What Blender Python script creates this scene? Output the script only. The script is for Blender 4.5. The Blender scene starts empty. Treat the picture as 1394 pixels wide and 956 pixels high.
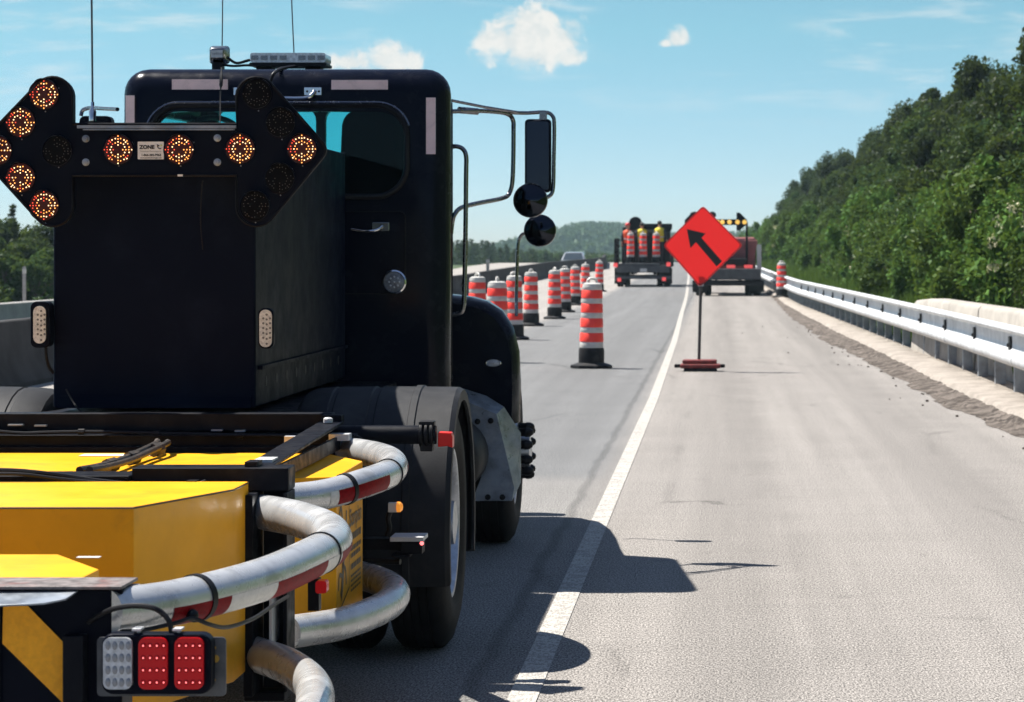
import bpy, bmesh, math, random
import numpy as np
from mathutils import Vector, Matrix

R = math.radians
random.seed(7)
rng = np.random.default_rng(7)
scene = bpy.context.scene
C = scene.collection

# ------------------------------------------------------------------ camera
H = 1.65            # eye height, m
F = 3600.0          # focal length in photo pixels (1394 wide)
VX, VY = 976.0, 345.0
cam_d = bpy.data.cameras.new('camera')
cam = bpy.data.objects.new('camera', cam_d)
C.objects.link(cam)
cam.location = (0, 0, H)
cam.rotation_euler = (R(90), 0, 0)
cam_d.sensor_width = 36.0
cam_d.lens = F / 1394.0 * 36.0
cam_d.shift_x = -(VX - 697.0) / 1394.0
cam_d.shift_y = -(478.0 - VY) / 1394.0
cam_d.clip_start = 0.1
cam_d.clip_end = 20000
cam_d.dof.use_dof = True
cam_d.dof.focus_distance = 10.0
cam_d.dof.aperture_fstop = 11.0
scene.camera = cam

# ------------------------------------------------------------------ light
TO_SUN = Vector((-0.51, 0.26, 1.0)).normalized()
sun_d = bpy.data.lights.new('sun', 'SUN')
sun_d.energy = 5.0
sun_d.angle = R(0.5)
sun_d.color = (1.0, 0.95, 0.87)
sun = bpy.data.objects.new('sun', sun_d)
C.objects.link(sun)
sun.rotation_euler = (-TO_SUN).to_track_quat('-Z', 'Y').to_euler()
SKY_STRENGTH = 0.05

scene.view_settings.view_transform = 'Standard'
scene.view_settings.look = 'None'
scene.view_settings.gamma = 1.0
scene.view_settings.exposure = 1.12
scene.view_settings.use_curve_mapping = False
scene.cycles.max_bounces = 8
scene.cycles.transparent_max_bounces = 16

# ------------------------------------------------------------------ node helpers
class NT:
    def __init__(s, tree):
        s.t = tree
        s.n = tree.nodes
        s.l = tree.links
    def node(s, typ, **kw):
        n = s.n.new(typ)
        for k, v in kw.items():
            setattr(n, k, v)
        return n
    def put(s, sock, v):
        if isinstance(v, bpy.types.NodeSocket):
            s.l.new(v, sock)
        else:
            sock.default_value = v
    def math(s, op, a, b=0.0, c=0.0, clamp=False):
        n = s.node('ShaderNodeMath', operation=op, use_clamp=clamp)
        s.put(n.inputs[0], a)
        s.put(n.inputs[1], b)
        s.put(n.inputs[2], c)
        return n.outputs[0]
    def mix(s, fac, a, b, mode='MIX'):
        n = s.node('ShaderNodeMix', data_type='RGBA', blend_type=mode)
        s.put(n.inputs[0], fac)
        s.put(n.inputs[6], a)
        s.put(n.inputs[7], b)
        return n.outputs[2]
    def noise(s, vec, scale, detail=4.0, rough=0.55, dist=0.0):
        n = s.node('ShaderNodeTexNoise')
        if vec is not None:
            s.put(n.inputs['Vector'], vec)
        n.inputs['Scale'].default_value = scale
        n.inputs['Detail'].default_value = detail
        n.inputs['Roughness'].default_value = rough
        n.inputs['Distortion'].default_value = dist
        return n.outputs[0]
    def ramp(s, v, lo, hi, a=0.0, b=1.0, smooth=True):
        n = s.node('ShaderNodeMapRange', interpolation_type='SMOOTHSTEP' if smooth else 'LINEAR')
        s.put(n.inputs[0], v)
        n.inputs[1].default_value = lo
        n.inputs[2].default_value = hi
        n.inputs[3].default_value = a
        n.inputs[4].default_value = b
        return n.outputs[0]
    def comb(s, x, y, z):
        n = s.node('ShaderNodeCombineXYZ')
        s.put(n.inputs[0], x); s.put(n.inputs[1], y); s.put(n.inputs[2], z)
        return n.outputs[0]
    def sep(s, v):
        n = s.node('ShaderNodeSeparateXYZ')
        s.put(n.inputs[0], v)
        return n.outputs

def col4(c):
    return (c[0], c[1], c[2], 1.0)

# ------------------------------------------------------------------ sky
world = bpy.data.worlds.new('World')
scene.world = world
world.use_nodes = True
w = NT(world.node_tree)
w.n.clear()
tc = w.node('ShaderNodeTexCoord')
dx, dy, dz = w.sep(tc.outputs['Generated'])
sky = w.node('ShaderNodeTexSky', sky_type='NISHITA', sun_disc=False)
sky.sun_elevation = math.asin(TO_SUN.z)
sky.sun_rotation = math.atan2(TO_SUN.x, TO_SUN.y)
sky.altitude = 100
sky.air_density = 1.0
sky.dust_density = 0.6
sky.ozone_density = 1.0
# the blue deepens faster with height than the pure model gives (clear dry day)
lift = w.math('MULTIPLY', w.math('MAXIMUM', dz, 0.0), 2.6)
w.l.new(w.comb(dx, dy, w.math('ADD', lift, 0.02)), sky.inputs[0])
tint = w.mix(w.ramp(dz, 0.0, 0.085, smooth=False), (1.06, 1.04, 1.16, 1), (0.98, 1.42, 1.20, 1))
tint = w.mix(w.ramp(dz, 0.12, 0.40), tint, (0.90, 1.0, 1.12, 1))
tint = w.mix(w.ramp(dy, -0.2, 0.6), (0.92, 1.0, 1.10, 1), tint)
skyc = w.mix(1.0, sky.outputs[0], tint, 'MULTIPLY')
# clouds in direction space
ysafe = w.math('MAXIMUM', dy, 0.05)
cu = w.math('DIVIDE', dx, ysafe)
cv = w.math('DIVIDE', dz, ysafe)
front = w.math('GREATER_THAN', dy, 0.1)
cvec = w.comb(cu, cv, 0.37)
n1 = w.noise(cvec, 85.0, 9.0, 0.62, 0.5)
n2 = w.noise(cvec, 260.0, 5.0, 0.55)
nz = w.math('ADD', w.math('MULTIPLY', w.math('SUBTRACT', n1, 0.5), 2.5), w.math('MULTIPLY', w.math('SUBTRACT', n2, 0.5), 0.35))
def cloud(px, py, a, b, amp=1.0):
    u0, v0 = (px - VX) / F, (VY - py) / F
    du = w.math('DIVIDE', w.math('SUBTRACT', cu, u0), a / F)
    dv = w.math('DIVIDE', w.math('SUBTRACT', cv, v0), b / F)
    low = w.math('LESS_THAN', dv, 0.0)
    dv = w.math('MULTIPLY', dv, w.math('ADD', 1.0, w.math('MULTIPLY', low, 0.7)))
    r = w.math('SQRT', w.math('ADD', w.math('MULTIPLY', du, du), w.math('MULTIPLY', dv, dv)))
    e = w.math('ADD', w.math('SUBTRACT', 1.0, r), w.math('MULTIPLY', nz, amp))
    return e
cl = None
for args in ((722, 66, 84, 62, 0.85), (758, 60, 46, 44, 0.85), (690, 60, 50, 50, 0.85), (728, 38, 48, 40, 0.85), (665, 58, 28, 30, 0.8), (776, 80, 30, 24, 0.8), (921, 54, 24, 26, 0.8), (908, 60, 14, 12, 0.7),
             (530, 84, 46, 42, 0.85), (478, 88, 50, 28, 0.9), (560, 86, 18, 24, 0.8), (1, 600, 1, 1, 0.0)):
    e = cloud(*args)
    cl = e if cl is None else w.math('MAXIMUM', cl, e)
cmask = w.ramp(cl, 0.06, 0.62)
dens = w.ramp(cl, 0.2, 1.2)
wv = w.comb(w.math('MULTIPLY', cu, 0.16), cv, 1.7)
wisp = w.noise(wv, 130.0, 6.0, 0.6, 0.4)
wisp2 = w.noise(w.comb(cu, cv, 4.1), 14.0, 2.0, 0.5)
wm = w.math('MULTIPLY', w.ramp(wisp, 0.46, 0.74), w.ramp(wisp2, 0.34, 0.60))
hband = w.math('MULTIPLY', w.ramp(cv, 0.040, 0.070), 0.62)
wm = w.math('MULTIPLY', wm, hband)
shade = w.noise(w.comb(w.math('ADD', cu, 0.003), w.math('ADD', cv, 0.005), 0.37), 85.0, 9.0, 0.62, 0.5)
sh = w.ramp(w.math('SUBTRACT', n1, shade), -0.12, 0.10)
ccol = w.mix(w.math('MULTIPLY', w.math('SUBTRACT', 1.0, sh), 0.45), (8.6, 8.3, 7.8, 1), (6.0, 6.5, 6.6, 1))
skyc = w.mix(w.math('MULTIPLY', wm, front), skyc, (7.6, 8.0, 8.0, 1))
skyc = w.mix(w.math('MULTIPLY', w.math('MULTIPLY', cmask, 0.97), front), skyc, ccol)
bg = w.node('ShaderNodeBackground')
w.l.new(skyc, bg.inputs[0])
bg.inputs[1].default_value = SKY_STRENGTH
wo = w.node('ShaderNodeOutputWorld')
w.l.new(bg.outputs[0], wo.inputs[0])

# ------------------------------------------------------------------ materials
MATS = {}
def mat(name, base, rough=0.5, metal=0.0, var=0.0, vscale=8.0, bump=0.0, bscale=60.0, spec=0.5, coat=0.0,
        dirt=None, dirt_amt=0.0, dscale=3.0, rvar=0.0, emit=None, estr=0.0):
    if name in MATS:
        return MATS[name]
    m = bpy.data.materials.new(name)
    m.use_nodes = True
    t = NT(m.node_tree)
    b = t.n['Principled BSDF']
    tcn = t.node('ShaderNodeTexCoord').outputs['Object']
    colr = col4(base)
    if var > 0:
        n = t.noise(tcn, vscale, 6.0, 0.6)
        dk = col4([c * (1 - var) for c in base]); lt = col4([min(1, c * (1 + var)) for c in base])
        colr = t.mix(t.ramp(n, 0.3, 0.7), dk, lt)
    if dirt is not None:
        n = t.noise(tcn, dscale, 8.0, 0.68, 0.4)
        n = t.math('MULTIPLY', t.ramp(n, 0.48, 0.72), dirt_amt)
        colr = t.mix(n, colr, col4(dirt))
    t.put(b.inputs['Base Color'], colr)
    if rvar > 0:
        n = t.noise(tcn, vscale * 1.7, 6.0, 0.65)
        t.put(b.inputs['Roughness'], t.ramp(n, 0.3, 0.75, max(0.02, rough - rvar), min(1, rough + rvar)))
    else:
        b.inputs['Roughness'].default_value = rough
    b.inputs['Metallic'].default_value = metal
    b.inputs['Specular IOR Level'].default_value = spec
    b.inputs['Coat Weight'].default_value = coat
    b.inputs['Coat Roughness'].default_value = 0.08
    if bump > 0:
        bn = t.node('ShaderNodeBump')
        bn.inputs['Strength'].default_value = bump
        bn.inputs['Distance'].default_value = 0.01
        t.put(bn.inputs['Height'], t.noise(tcn, bscale, 4.0, 0.6))
        t.l.new(bn.outputs[0], b.inputs['Normal'])
    if emit is not None:
        b.inputs['Emission Color'].default_value = col4(emit)
        b.inputs['Emission Strength'].default_value = estr
    MATS[name] = m
    return m

def leaf_mat(name, a, b_, trans=0.28):
    m = bpy.data.materials.new(name)
    m.use_nodes = True
    t = NT(m.node_tree)
    t.n.clear()
    oi = t.node('ShaderNodeObjectInfo')
    geo = t.node('ShaderNodeNewGeometry')
    tcn = t.node('ShaderNodeTexCoord').outputs['Object']
    n = t.noise(tcn, 1.6, 3.0, 0.6)
    f = t.math('ADD', t.math('MULTIPLY', geo.outputs['Random Per Island'], 0.55), t.math('MULTIPLY', t.ramp(n, 0.35, 0.65), 0.45))
    c = t.mix(f, col4(a), col4(b_))
    k = t.math('ADD', 0.7, t.math('MULTIPLY', oi.outputs['Random'], 0.65))
    hs = t.node('ShaderNodeHueSaturation')
    t.put(hs.inputs['Value'], k)
    t.put(hs.inputs['Hue'], t.math('ADD', 0.485, t.math('MULTIPLY', oi.outputs['Random'], 0.03)))
    t.put(hs.inputs['Color'], c)
    d = t.node('ShaderNodeBsdfDiffuse'); t.put(d.inputs[0], hs.outputs[0])
    tr = t.node('ShaderNodeBsdfTranslucent'); t.put(tr.inputs[0], t.mix(0.5, hs.outputs[0], (0.16, 0.22, 0.03, 1)))
    gl = t.node('ShaderNodeBsdfGlossy'); gl.inputs['Roughness'].default_value = 0.45
    ms = t.node('ShaderNodeMixShader'); ms.inputs[0].default_value = trans
    t.l.new(d.outputs[0], ms.inputs[1]); t.l.new(tr.outputs[0], ms.inputs[2])
    m2 = t.node('ShaderNodeMixShader'); m2.inputs[0].default_value = 0.008
    t.l.new(ms.outputs[0], m2.inputs[1]); t.l.new(gl.outputs[0], m2.inputs[2])
    o = t.node('ShaderNodeOutputMaterial'); t.l.new(m2.outputs[0], o.inputs[0])
    return m

def glass_mat(name, tint, refl=1.0):
    m = bpy.data.materials.new(name)
    m.use_nodes = True
    t = NT(m.node_tree); t.n.clear()
    tr = t.node('ShaderNodeBsdfTransparent'); tr.inputs[0].default_value = col4(tint)
    gl = t.node('ShaderNodeBsdfGlossy'); gl.inputs['Roughness'].default_value = 0.03
    fr = t.node('ShaderNodeFresnel'); fr.inputs[0].default_value = 1.45
    ms = t.node('ShaderNodeMixShader')
    t.l.new(t.math('MULTIPLY', fr.outputs[0], refl), ms.inputs[0])
    t.l.new(tr.outputs[0], ms.inputs[1]); t.l.new(gl.outputs[0], ms.inputs[2])
    o = t.node('ShaderNodeOutputMaterial'); t.l.new(ms.outputs[0], o.inputs[0])
    return m

M = {
 'paint': mat('black_truck_paint', (0.0026, 0.0042, 0.0115), 0.24, spec=0.09, coat=0.06, rvar=0.08, vscale=5, dirt=(0.03, 0.034, 0.05), dirt_amt=0.10, dscale=6),
 'boxpaint': mat('dark_box_paint', (0.0036, 0.0060, 0.0160), 0.5, spec=0.04, rvar=0.10, vscale=4, bump=0.10, bscale=7, dirt=(0.020, 0.028, 0.050), dirt_amt=0.30, dscale=3.0),
 'board': mat('arrow_board_black', (0.0028, 0.0042, 0.0105), 0.45, spec=0.06, rvar=0.1, vscale=6, dirt=(0.015, 0.018, 0.028), dirt_amt=0.10, dscale=9),
 'steelblk': mat('black_painted_steel', (0.0045, 0.0055, 0.0095), 0.5, spec=0.1, rvar=0.15, vscale=9, bump=0.08, bscale=40, dirt=(0.07, 0.066, 0.064), dirt_amt=0.16, dscale=7),
 'rubber': mat('tyre_rubber', (0.0065, 0.0065, 0.0075), 0.75, spec=0.2, var=0.3, vscale=14, dirt=(0.05, 0.048, 0.046), dirt_amt=0.18, dscale=5, bump=0.15, bscale=80),
 'plastic': mat('fender_plastic', (0.014, 0.015, 0.018), 0.6, spec=0.2, var=0.25, vscale=6, bump=0.06, bscale=120, dirt=(0.06, 0.06, 0.06), dirt_amt=0.4, dscale=4),
 'chrome': mat('chrome', (0.55, 0.56, 0.58), 0.12, 1.0, rvar=0.05, vscale=20),
 'darkchrome': mat('weathered_tube_metal', (0.20, 0.20, 0.21), 0.24, 1.0, rvar=0.08, vscale=30),
 'rim': mat('wheel_rim_metal', (0.42, 0.45, 0.50), 0.38, 0.85, var=0.25, vscale=9, dirt=(0.08, 0.07, 0.06), dirt_amt=0.5, dscale=9),
 'alu': mat('aluminium_tube', (0.56, 0.57, 0.58), 0.30, 0.5, var=0.08, vscale=5, rvar=0.10, bump=0.05, bscale=30, dirt=(0.24, 0.235, 0.23), dirt_amt=0.5, dscale=11),
 'plate': mat('scuffed_steel_plate', (0.22, 0.25, 0.29), 0.40, 0.35, var=0.35, vscale=9, rvar=0.15, bump=0.08, bscale=16, dirt=(0.42, 0.41, 0.39), dirt_amt=0.5, dscale=5),
 'rust': mat('rusty_plate', (0.16, 0.14, 0.135), 0.6, 0.35, var=0.5, vscale=26, bump=0.2, bscale=60, dirt=(0.22, 0.045, 0.03), dirt_amt=0.75, dscale=7),
 'yellow': mat('yellow_module_paint', (0.78, 0.36, 0.014), 0.42, spec=0.10, var=0.08, vscale=3, rvar=0.06, bump=0.10, bscale=5, dirt=(0.34, 0.17, 0.025), dirt_amt=0.45, dscale=3.2),
 'tape_red': mat('red_reflective_tape', (0.20, 0.004, 0.008), 0.45, spec=0.06, var=0.2, vscale=90),
 'tape_white': mat('white_reflective_tape', (0.60, 0.59, 0.57), 0.32, var=0.1, vscale=80),
 'tape_pink': mat('faded_pink_tape', (0.92, 0.66, 0.62), 0.45, var=0.05, vscale=14, dirt=(0.35, 0.2, 0.19), dirt_amt=0.3, dscale=16),
 'lens_red': mat('red_lens', (0.30, 0.003, 0.006), 0.25, spec=0.25, emit=(1, 0.01, 0.02), estr=0.05),
 'lens_clear': mat('clear_lens', (0.46, 0.48, 0.51), 0.22, coat=0.5, var=0.25, vscale=70),
 'lens_white': mat('white_lamp_lens', (0.66, 0.64, 0.58), 0.25, coat=0.4, var=0.2, vscale=90),
 'lens_amber': mat('amber_lens', (0.75, 0.25, 0.02), 0.2, coat=0.5),
 'led_red': mat('red_led', (0.9, 0.1, 0.1), 0.3, emit=(1.0, 0.16, 0.16), estr=1.3),
 'led_amber': mat('amber_led', (0.9, 0.45, 0.1), 0.3, emit=(1.0, 0.36, 0.09), estr=1.1),
 'led_core': mat('amber_led_core', (0.9, 0.6, 0.3), 0.3, emit=(1.0, 0.66, 0.34), estr=1.3),
 'led_edge': mat('red_edge_led', (0.6, 0.1, 0.05), 0.3, emit=(1.0, 0.08, 0.04), estr=0.6),
 'led_off': mat('unlit_led', (0.10, 0.09, 0.085), 0.2, coat=0.5),
 'lampwell': mat('lamp_well', (0.0022, 0.0022, 0.003), 0.4, spec=0.06),
 'lampglow': mat('lit_lamp_lens', (0.03, 0.008, 0.005), 0.25, spec=0.2, emit=(0.55, 0.05, 0.02), estr=0.012),
 'orange_tape': mat('orange_chevron_sheeting', (0.95, 0.40, 0.02), 0.45, spec=0.2, var=0.10, vscale=60, bump=0.08, bscale=150),
 'white_plate': mat('white_name_plate', (0.70, 0.69, 0.66), 0.4, var=0.06, vscale=40),
 'ink': mat('black_ink', (0.01, 0.01, 0.012), 0.6),
 'ink_grey': mat('grey_ink', (0.22, 0.21, 0.20), 0.6),
 'ink_green': mat('pale_green_ink', (0.52, 0.58, 0.25), 0.6),
 'decal_ink': mat('brown_decal_ink', (0.06, 0.035, 0.012), 0.5),
 'cloth': mat('seat_cloth', (0.004, 0.0045, 0.006), 0.9, spec=0.1, var=0.2, vscale=30),
 'dash': mat('dash_plastic', (0.004, 0.0045, 0.006), 0.8, spec=0.1),
 'hose': mat('hydraulic_hose', (0.028, 0.024, 0.022), 0.5, var=0.3, vscale=40, dirt=(0.18, 0.12, 0.08), dirt_amt=0.4, dscale=20),
 'cable': mat('black_cable', (0.005, 0.005, 0.007), 0.5, spec=0.25),
 'galv': mat('galvanised_steel', (0.54, 0.55, 0.56), 0.50, 0.15, var=0.14, vscale=3.5, rvar=0.1, dirt=(0.30, 0.295, 0.28), dirt_amt=0.35, dscale=3),
 'galvpost': mat('galvanised_post', (0.30, 0.33, 0.36), 0.55, 0.4, var=0.2, vscale=6, dirt=(0.16, 0.13, 0.1), dirt_amt=0.4, dscale=4),
 'concrete': mat('barrier_concrete', (0.34, 0.33, 0.31), 0.88, var=0.2, vscale=1.6, bump=0.2, bscale=30, dirt=(0.14, 0.13, 0.12), dirt_amt=0.6, dscale=1.2),
 'shadedconcrete': mat('shade_darkened_concrete', (0.050, 0.049, 0.050), 0.9, spec=0.1, var=0.3, vscale=1.2, bump=0.2, bscale=30, dirt=(0.024, 0.023, 0.023), dirt_amt=0.7, dscale=0.8),  # base colour darkened to carry the shade on the barrier's face
 'beige_conc': mat('pale_block_concrete', (0.34, 0.315, 0.28), 0.88, var=0.14, vscale=3, bump=0.15, bscale=30, dirt=(0.20, 0.18, 0.16), dirt_amt=0.5, dscale=2),
 'drum_orange': mat('drum_orange', (0.90, 0.050, 0.030), 0.45, var=0.06, vscale=6, dirt=(0.45, 0.05, 0.04), dirt_amt=0.25, dscale=5),
 'drum_white': mat('drum_reflective_white', (0.50, 0.49, 0.46), 0.36, var=0.12, vscale=9, dirt=(0.26, 0.25, 0.23), dirt_amt=0.5, dscale=6),
 'drum_black': mat('drum_rubber', (0.009, 0.009, 0.011), 0.65, spec=0.25, var=0.3, vscale=12, dirt=(0.08, 0.075, 0.07), dirt_amt=0.3, dscale=6),
 'sign_orange': mat('sign_fluorescent_orange', (0.80, 0.030, 0.026), 0.40, var=0.03, vscale=3),
 'sign_black': mat('sign_black', (0.008, 0.008, 0.010), 0.5),
 'sign_back': mat('sign_back_metal', (0.35, 0.36, 0.37), 0.4, 0.7),
 'rust_pole': mat('dull_sign_pole', (0.055, 0.050, 0.048), 0.55, 0.3, var=0.3, vscale=12),
 'base_red': mat('dark_red_sign_base', (0.16, 0.012, 0.012), 0.6, var=0.3, vscale=12, dirt=(0.05, 0.03, 0.03), dirt_amt=0.6, dscale=9),
 'truck_dark': mat('dark_truck_body', (0.007, 0.0075, 0.010), 0.45, spec=0.25, var=0.2, vscale=3),
 'truck_grey': mat('grey_truck_tail', (0.065, 0.068, 0.075), 0.45, 0.3, var=0.2, vscale=4),
 'truck_red': mat('faded_red_truck_body', (0.27, 0.10, 0.10), 0.65, spec=0.2, var=0.15, vscale=3),
 'truck_pale': mat('pale_truck_post', (0.55, 0.55, 0.53), 0.5),
 'tail_red': mat('lit_tail_lamp', (0.7, 0.05, 0.05), 0.3, emit=(1, 0.12, 0.12), estr=0.30),
 'board_amber': mat('lit_board_lamp', (0.9, 0.6, 0.15), 0.3, emit=(1, 0.58, 0.10), estr=0.38),
 'car_silver': mat('silver_car_paint', (0.48, 0.50, 0.52), 0.22, 0.6, coat=0.5),
 'car_glass': mat('dark_car_glass', (0.03, 0.04, 0.05), 0.08, coat=0.5),
 'hi_yellow': mat('yellow_safety_vest', (0.72, 0.60, 0.03), 0.7, var=0.1, vscale=14),
 'hi_orange': mat('orange_safety_vest', (0.78, 0.10, 0.03), 0.7, var=0.1, vscale=14),
 'silver_band': mat('silver_vest_band', (0.55, 0.55, 0.54), 0.4),
 'skin': mat('skin', (0.42, 0.24, 0.16), 0.55),
 'work_cloth': mat('dark_work_clothes', (0.03, 0.035, 0.05), 0.85, var=0.2, vscale=12),
 'hair': mat('dark_hair', (0.012, 0.010, 0.008), 0.6),
 'hat_red': mat('red_hard_hat', (0.70, 0.05, 0.04), 0.3),
 'bark': mat('tree_bark', (0.09, 0.07, 0.055), 0.9, var=0.35, vscale=9, bump=0.4, bscale=25),
 'wood_post': mat('grey_wood_post', (0.32, 0.31, 0.29), 0.8, var=0.2, vscale=5),
}
M['lens_bar'] = mat('light_bar_cover', (0.80, 0.80, 0.78), 0.2, coat=0.4, var=0.25, vscale=60)
M['glass'] = glass_mat('tinted_cab_glass', (0.52, 0.86, 0.88), 0.25)
M['mirror'] = mat('dark_mirror_glass', (0.030, 0.034, 0.045), 0.04, 1.0)
def sign_fabric():
    m = bpy.data.materials.new('orange_sign_fabric'); m.use_nodes = True
    t = NT(m.node_tree); b = t.n['Principled BSDF']
    n = t.noise(t.node('ShaderNodeTexCoord').outputs['Object'], 3.0, 4.0)
    c = t.mix(n, (0.93, 0.030, 0.028, 1), (0.88, 0.026, 0.024, 1))
    t.put(b.inputs['Base Color'], c); b.inputs['Roughness'].default_value = 0.5
    tr = t.node('ShaderNodeBsdfTranslucent'); tr.inputs[0].default_value = (1.0, 0.030, 0.028, 1)
    ms = t.node('ShaderNodeMixShader'); ms.inputs[0].default_value = 0.5
    t.l.new(b.outputs[0], ms.inputs[1]); t.l.new(tr.outputs[0], ms.inputs[2])
    t.l.new(ms.outputs[0], t.n['Material Output'].inputs[0])
    return m
M['sign_orange'] = sign_fabric()
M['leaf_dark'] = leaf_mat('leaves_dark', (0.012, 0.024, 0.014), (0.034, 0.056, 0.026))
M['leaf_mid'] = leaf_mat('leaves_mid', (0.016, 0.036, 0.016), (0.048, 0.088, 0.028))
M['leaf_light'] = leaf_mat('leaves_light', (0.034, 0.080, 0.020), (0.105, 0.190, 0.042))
M['needle'] = leaf_mat('needles', (0.016, 0.032, 0.018), (0.040, 0.065, 0.030), 0.2)
M['far_leaf'] = leaf_mat('far_canopy', (0.030, 0.058, 0.030), (0.060, 0.10, 0.042), 0.2)
M['blossom'] = leaf_mat('pale_blossom', (0.30, 0.30, 0.20), (0.55, 0.52, 0.36))
M['grassblade'] = leaf_mat('grass_blades', (0.055, 0.11, 0.022), (0.15, 0.23, 0.055))

# asphalt ----------------------------------------------------------
def asphalt():
    m = bpy.data.materials.new('worn_asphalt')
    m.use_nodes = True
    t = NT(m.node_tree)
    b = t.n['Principled BSDF']
    pos = t.node('ShaderNodeNewGeometry').outputs['Position']
    x, y, z = t.sep(pos)
    grit = t.noise(t.comb(x, t.math('MULTIPLY', y, 0.36), 0.0), 118.0, 2.0, 0.85)
    grit2 = t.noise(pos, 38.0, 4.0, 0.7)
    patch = t.noise(pos, 0.8, 5.0, 0.6)
    streak = t.noise(t.comb(t.math('MULTIPLY', x, 3.2), t.math('MULTIPLY', y, 0.06), 0.0), 1.0, 5.0, 0.6)
    # right lane: older, paler, warmer; left lane: greyer
    lane = t.ramp(t.math('ADD', x, t.math('MULTIPLY', t.math('SUBTRACT', patch, 0.5), 0.1)), -1.0, -0.62)
    near = t.ramp(t.math('ADD', y, t.math('MULTIPLY', t.math('SUBTRACT', grit2, 0.5), 1.0)), 19.0, 19.9)
    left = t.mix(near, (0.182, 0.177, 0.171, 1), (0.140, 0.142, 0.144, 1))
    right = (0.212, 0.198, 0.185, 1)
    c = t.mix(lane, left, right)
    pale = t.ramp(t.math('ADD', x, t.math('MULTIPLY', t.math('SUBTRACT', patch, 0.5), 0.3)), -4.5, -4.0, 1.0, 0.0)
    c = t.mix(pale, c, (0.265, 0.25, 0.235, 1))
    k = t.math('ADD', 0.20, t.math('MULTIPLY', t.ramp(grit, 0.35, 0.65, smooth=False), 1.60))
    k = t.math('MULTIPLY', k, t.math('ADD', 0.72, t.math('MULTIPLY', grit2, 0.56)))
    k = t.math('MULTIPLY', k, t.math('ADD', 0.86, t.math('MULTIPLY', patch, 0.28)))
    k = t.math('MULTIPLY', k, t.math('ADD', 0.70, t.math('MULTIPLY', streak, 0.60)))
    for xc in (0.15, 1.75):
        trk = t.math('ABSOLUTE', t.math('SUBTRACT', t.math('ADD', x, t.math('MULTIPLY', t.math('SUBTRACT', patch, 0.5), 0.5)), xc))
        k = t.math('MULTIPLY', k, t.ramp(trk, 0.05, 0.45, 0.86, 1.0))
    spots = t.noise(pos, 2.2, 3.0, 0.5, 0.6)
    k = t.math('MULTIPLY', k, t.ramp(spots, 0.66, 0.78, 1.0, 0.80))
    crk = t.node('ShaderNodeTexVoronoi', feature='DISTANCE_TO_EDGE')
    t.put(crk.inputs['Vector'], t.comb(t.math('ADD', x, t.math('MULTIPLY', grit2, 0.35)), t.math('ADD', t.math('MULTIPLY', y, 0.22), t.math('MULTIPLY', patch, 0.5)), 0.0))
    crk.inputs['Scale'].default_value = 0.42
    cm = t.math('MULTIPLY', t.ramp(crk.outputs['Distance'], 0.0015, 0.006, 1.0, 0.0), t.ramp(t.noise(pos, 0.35, 2.0), 0.50, 0.60))
    k = t.math('MULTIPLY', k, t.math('SUBTRACT', 1.0, t.math('MULTIPLY', cm, 0.42)))
    # fine transverse tining rows with uneven wear
    rows = t.noise(t.comb(t.math('MULTIPLY', x, 0.7), t.math('MULTIPLY', y, 7.0), 0.0), 1.0, 3.0, 0.7)
    k = t.math('MULTIPLY', k, t.math('ADD', 0.90, t.math('MULTIPLY', rows, 0.20)))
    # wheel tracks polished a touch darker in the left lane, joint crack along the line
    tr = t.math('ABSOLUTE', t.math('SUBTRACT', x, -1.75))
    k = t.math('MULTIPLY', k, t.ramp(tr, 0.1, 0.6, 0.93, 1.0))
    jx = t.math('ADD', t.math('SUBTRACT', x, -0.93), t.math('MULTIPLY', t.math('SUBTRACT', t.noise(pos, 1.3, 3.0), 0.5), 0.10))
    k = t.math('MULTIPLY', k, t.ramp(t.math('ABSOLUTE', jx), 0.01, 0.05, 0.70, 1.0))
    cc = t.mix(1.0, c, t.comb(k, k, k), 'MULTIPLY')
    t.put(b.inputs['Base Color'], cc)
    b.inputs['Roughness'].default_value = 0.88
    b.inputs['Specular IOR Level'].default_value = 0.25
    bn = t.node('ShaderNodeBump')
    bn.inputs['Strength'].default_value = 0.55
    bn.inputs['Distance'].default_value = 0.006
    t.put(bn.inputs['Height'], t.math('ADD', grit, t.math('MULTIPLY', grit2, 0.6)))
    t.l.new(bn.outputs[0], b.inputs['Normal'])
    return m

def ground_mat(name, stops, scale, rough=0.95, bump=0.5, fine=60.0):
    m = bpy.data.materials.new(name)
    m.use_nodes = True
    t = NT(m.node_tree)
    b = t.n['Principled BSDF']
    pos = t.node('ShaderNodeNewGeometry').outputs['Position']
    n = t.noise(pos, scale, 8.0, 0.65, 0.3)
    g = t.noise(pos, fine, 4.0, 0.7)
    c = t.mix(t.ramp(n, 0.35, 0.65), col4(stops[0]), col4(stops[1]))
    k = t.math('ADD', 0.55, t.math('MULTIPLY', g, 0.9))
    t.put(b.inputs['Base Color'], t.mix(1.0, c, t.comb(k, k, k), 'MULTIPLY'))
    b.inputs['Roughness'].default_value = rough
    b.inputs['Specular IOR Level'].default_value = 0.2
    bn = t.node('ShaderNodeBump')
    bn.inputs['Strength'].default_value = bump
    bn.inputs['Distance'].default_value = 0.03
    t.put(bn.inputs['Height'], t.math('ADD', n, g))
    t.l.new(bn.outputs[0], b.inputs['Normal'])
    return m

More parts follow.
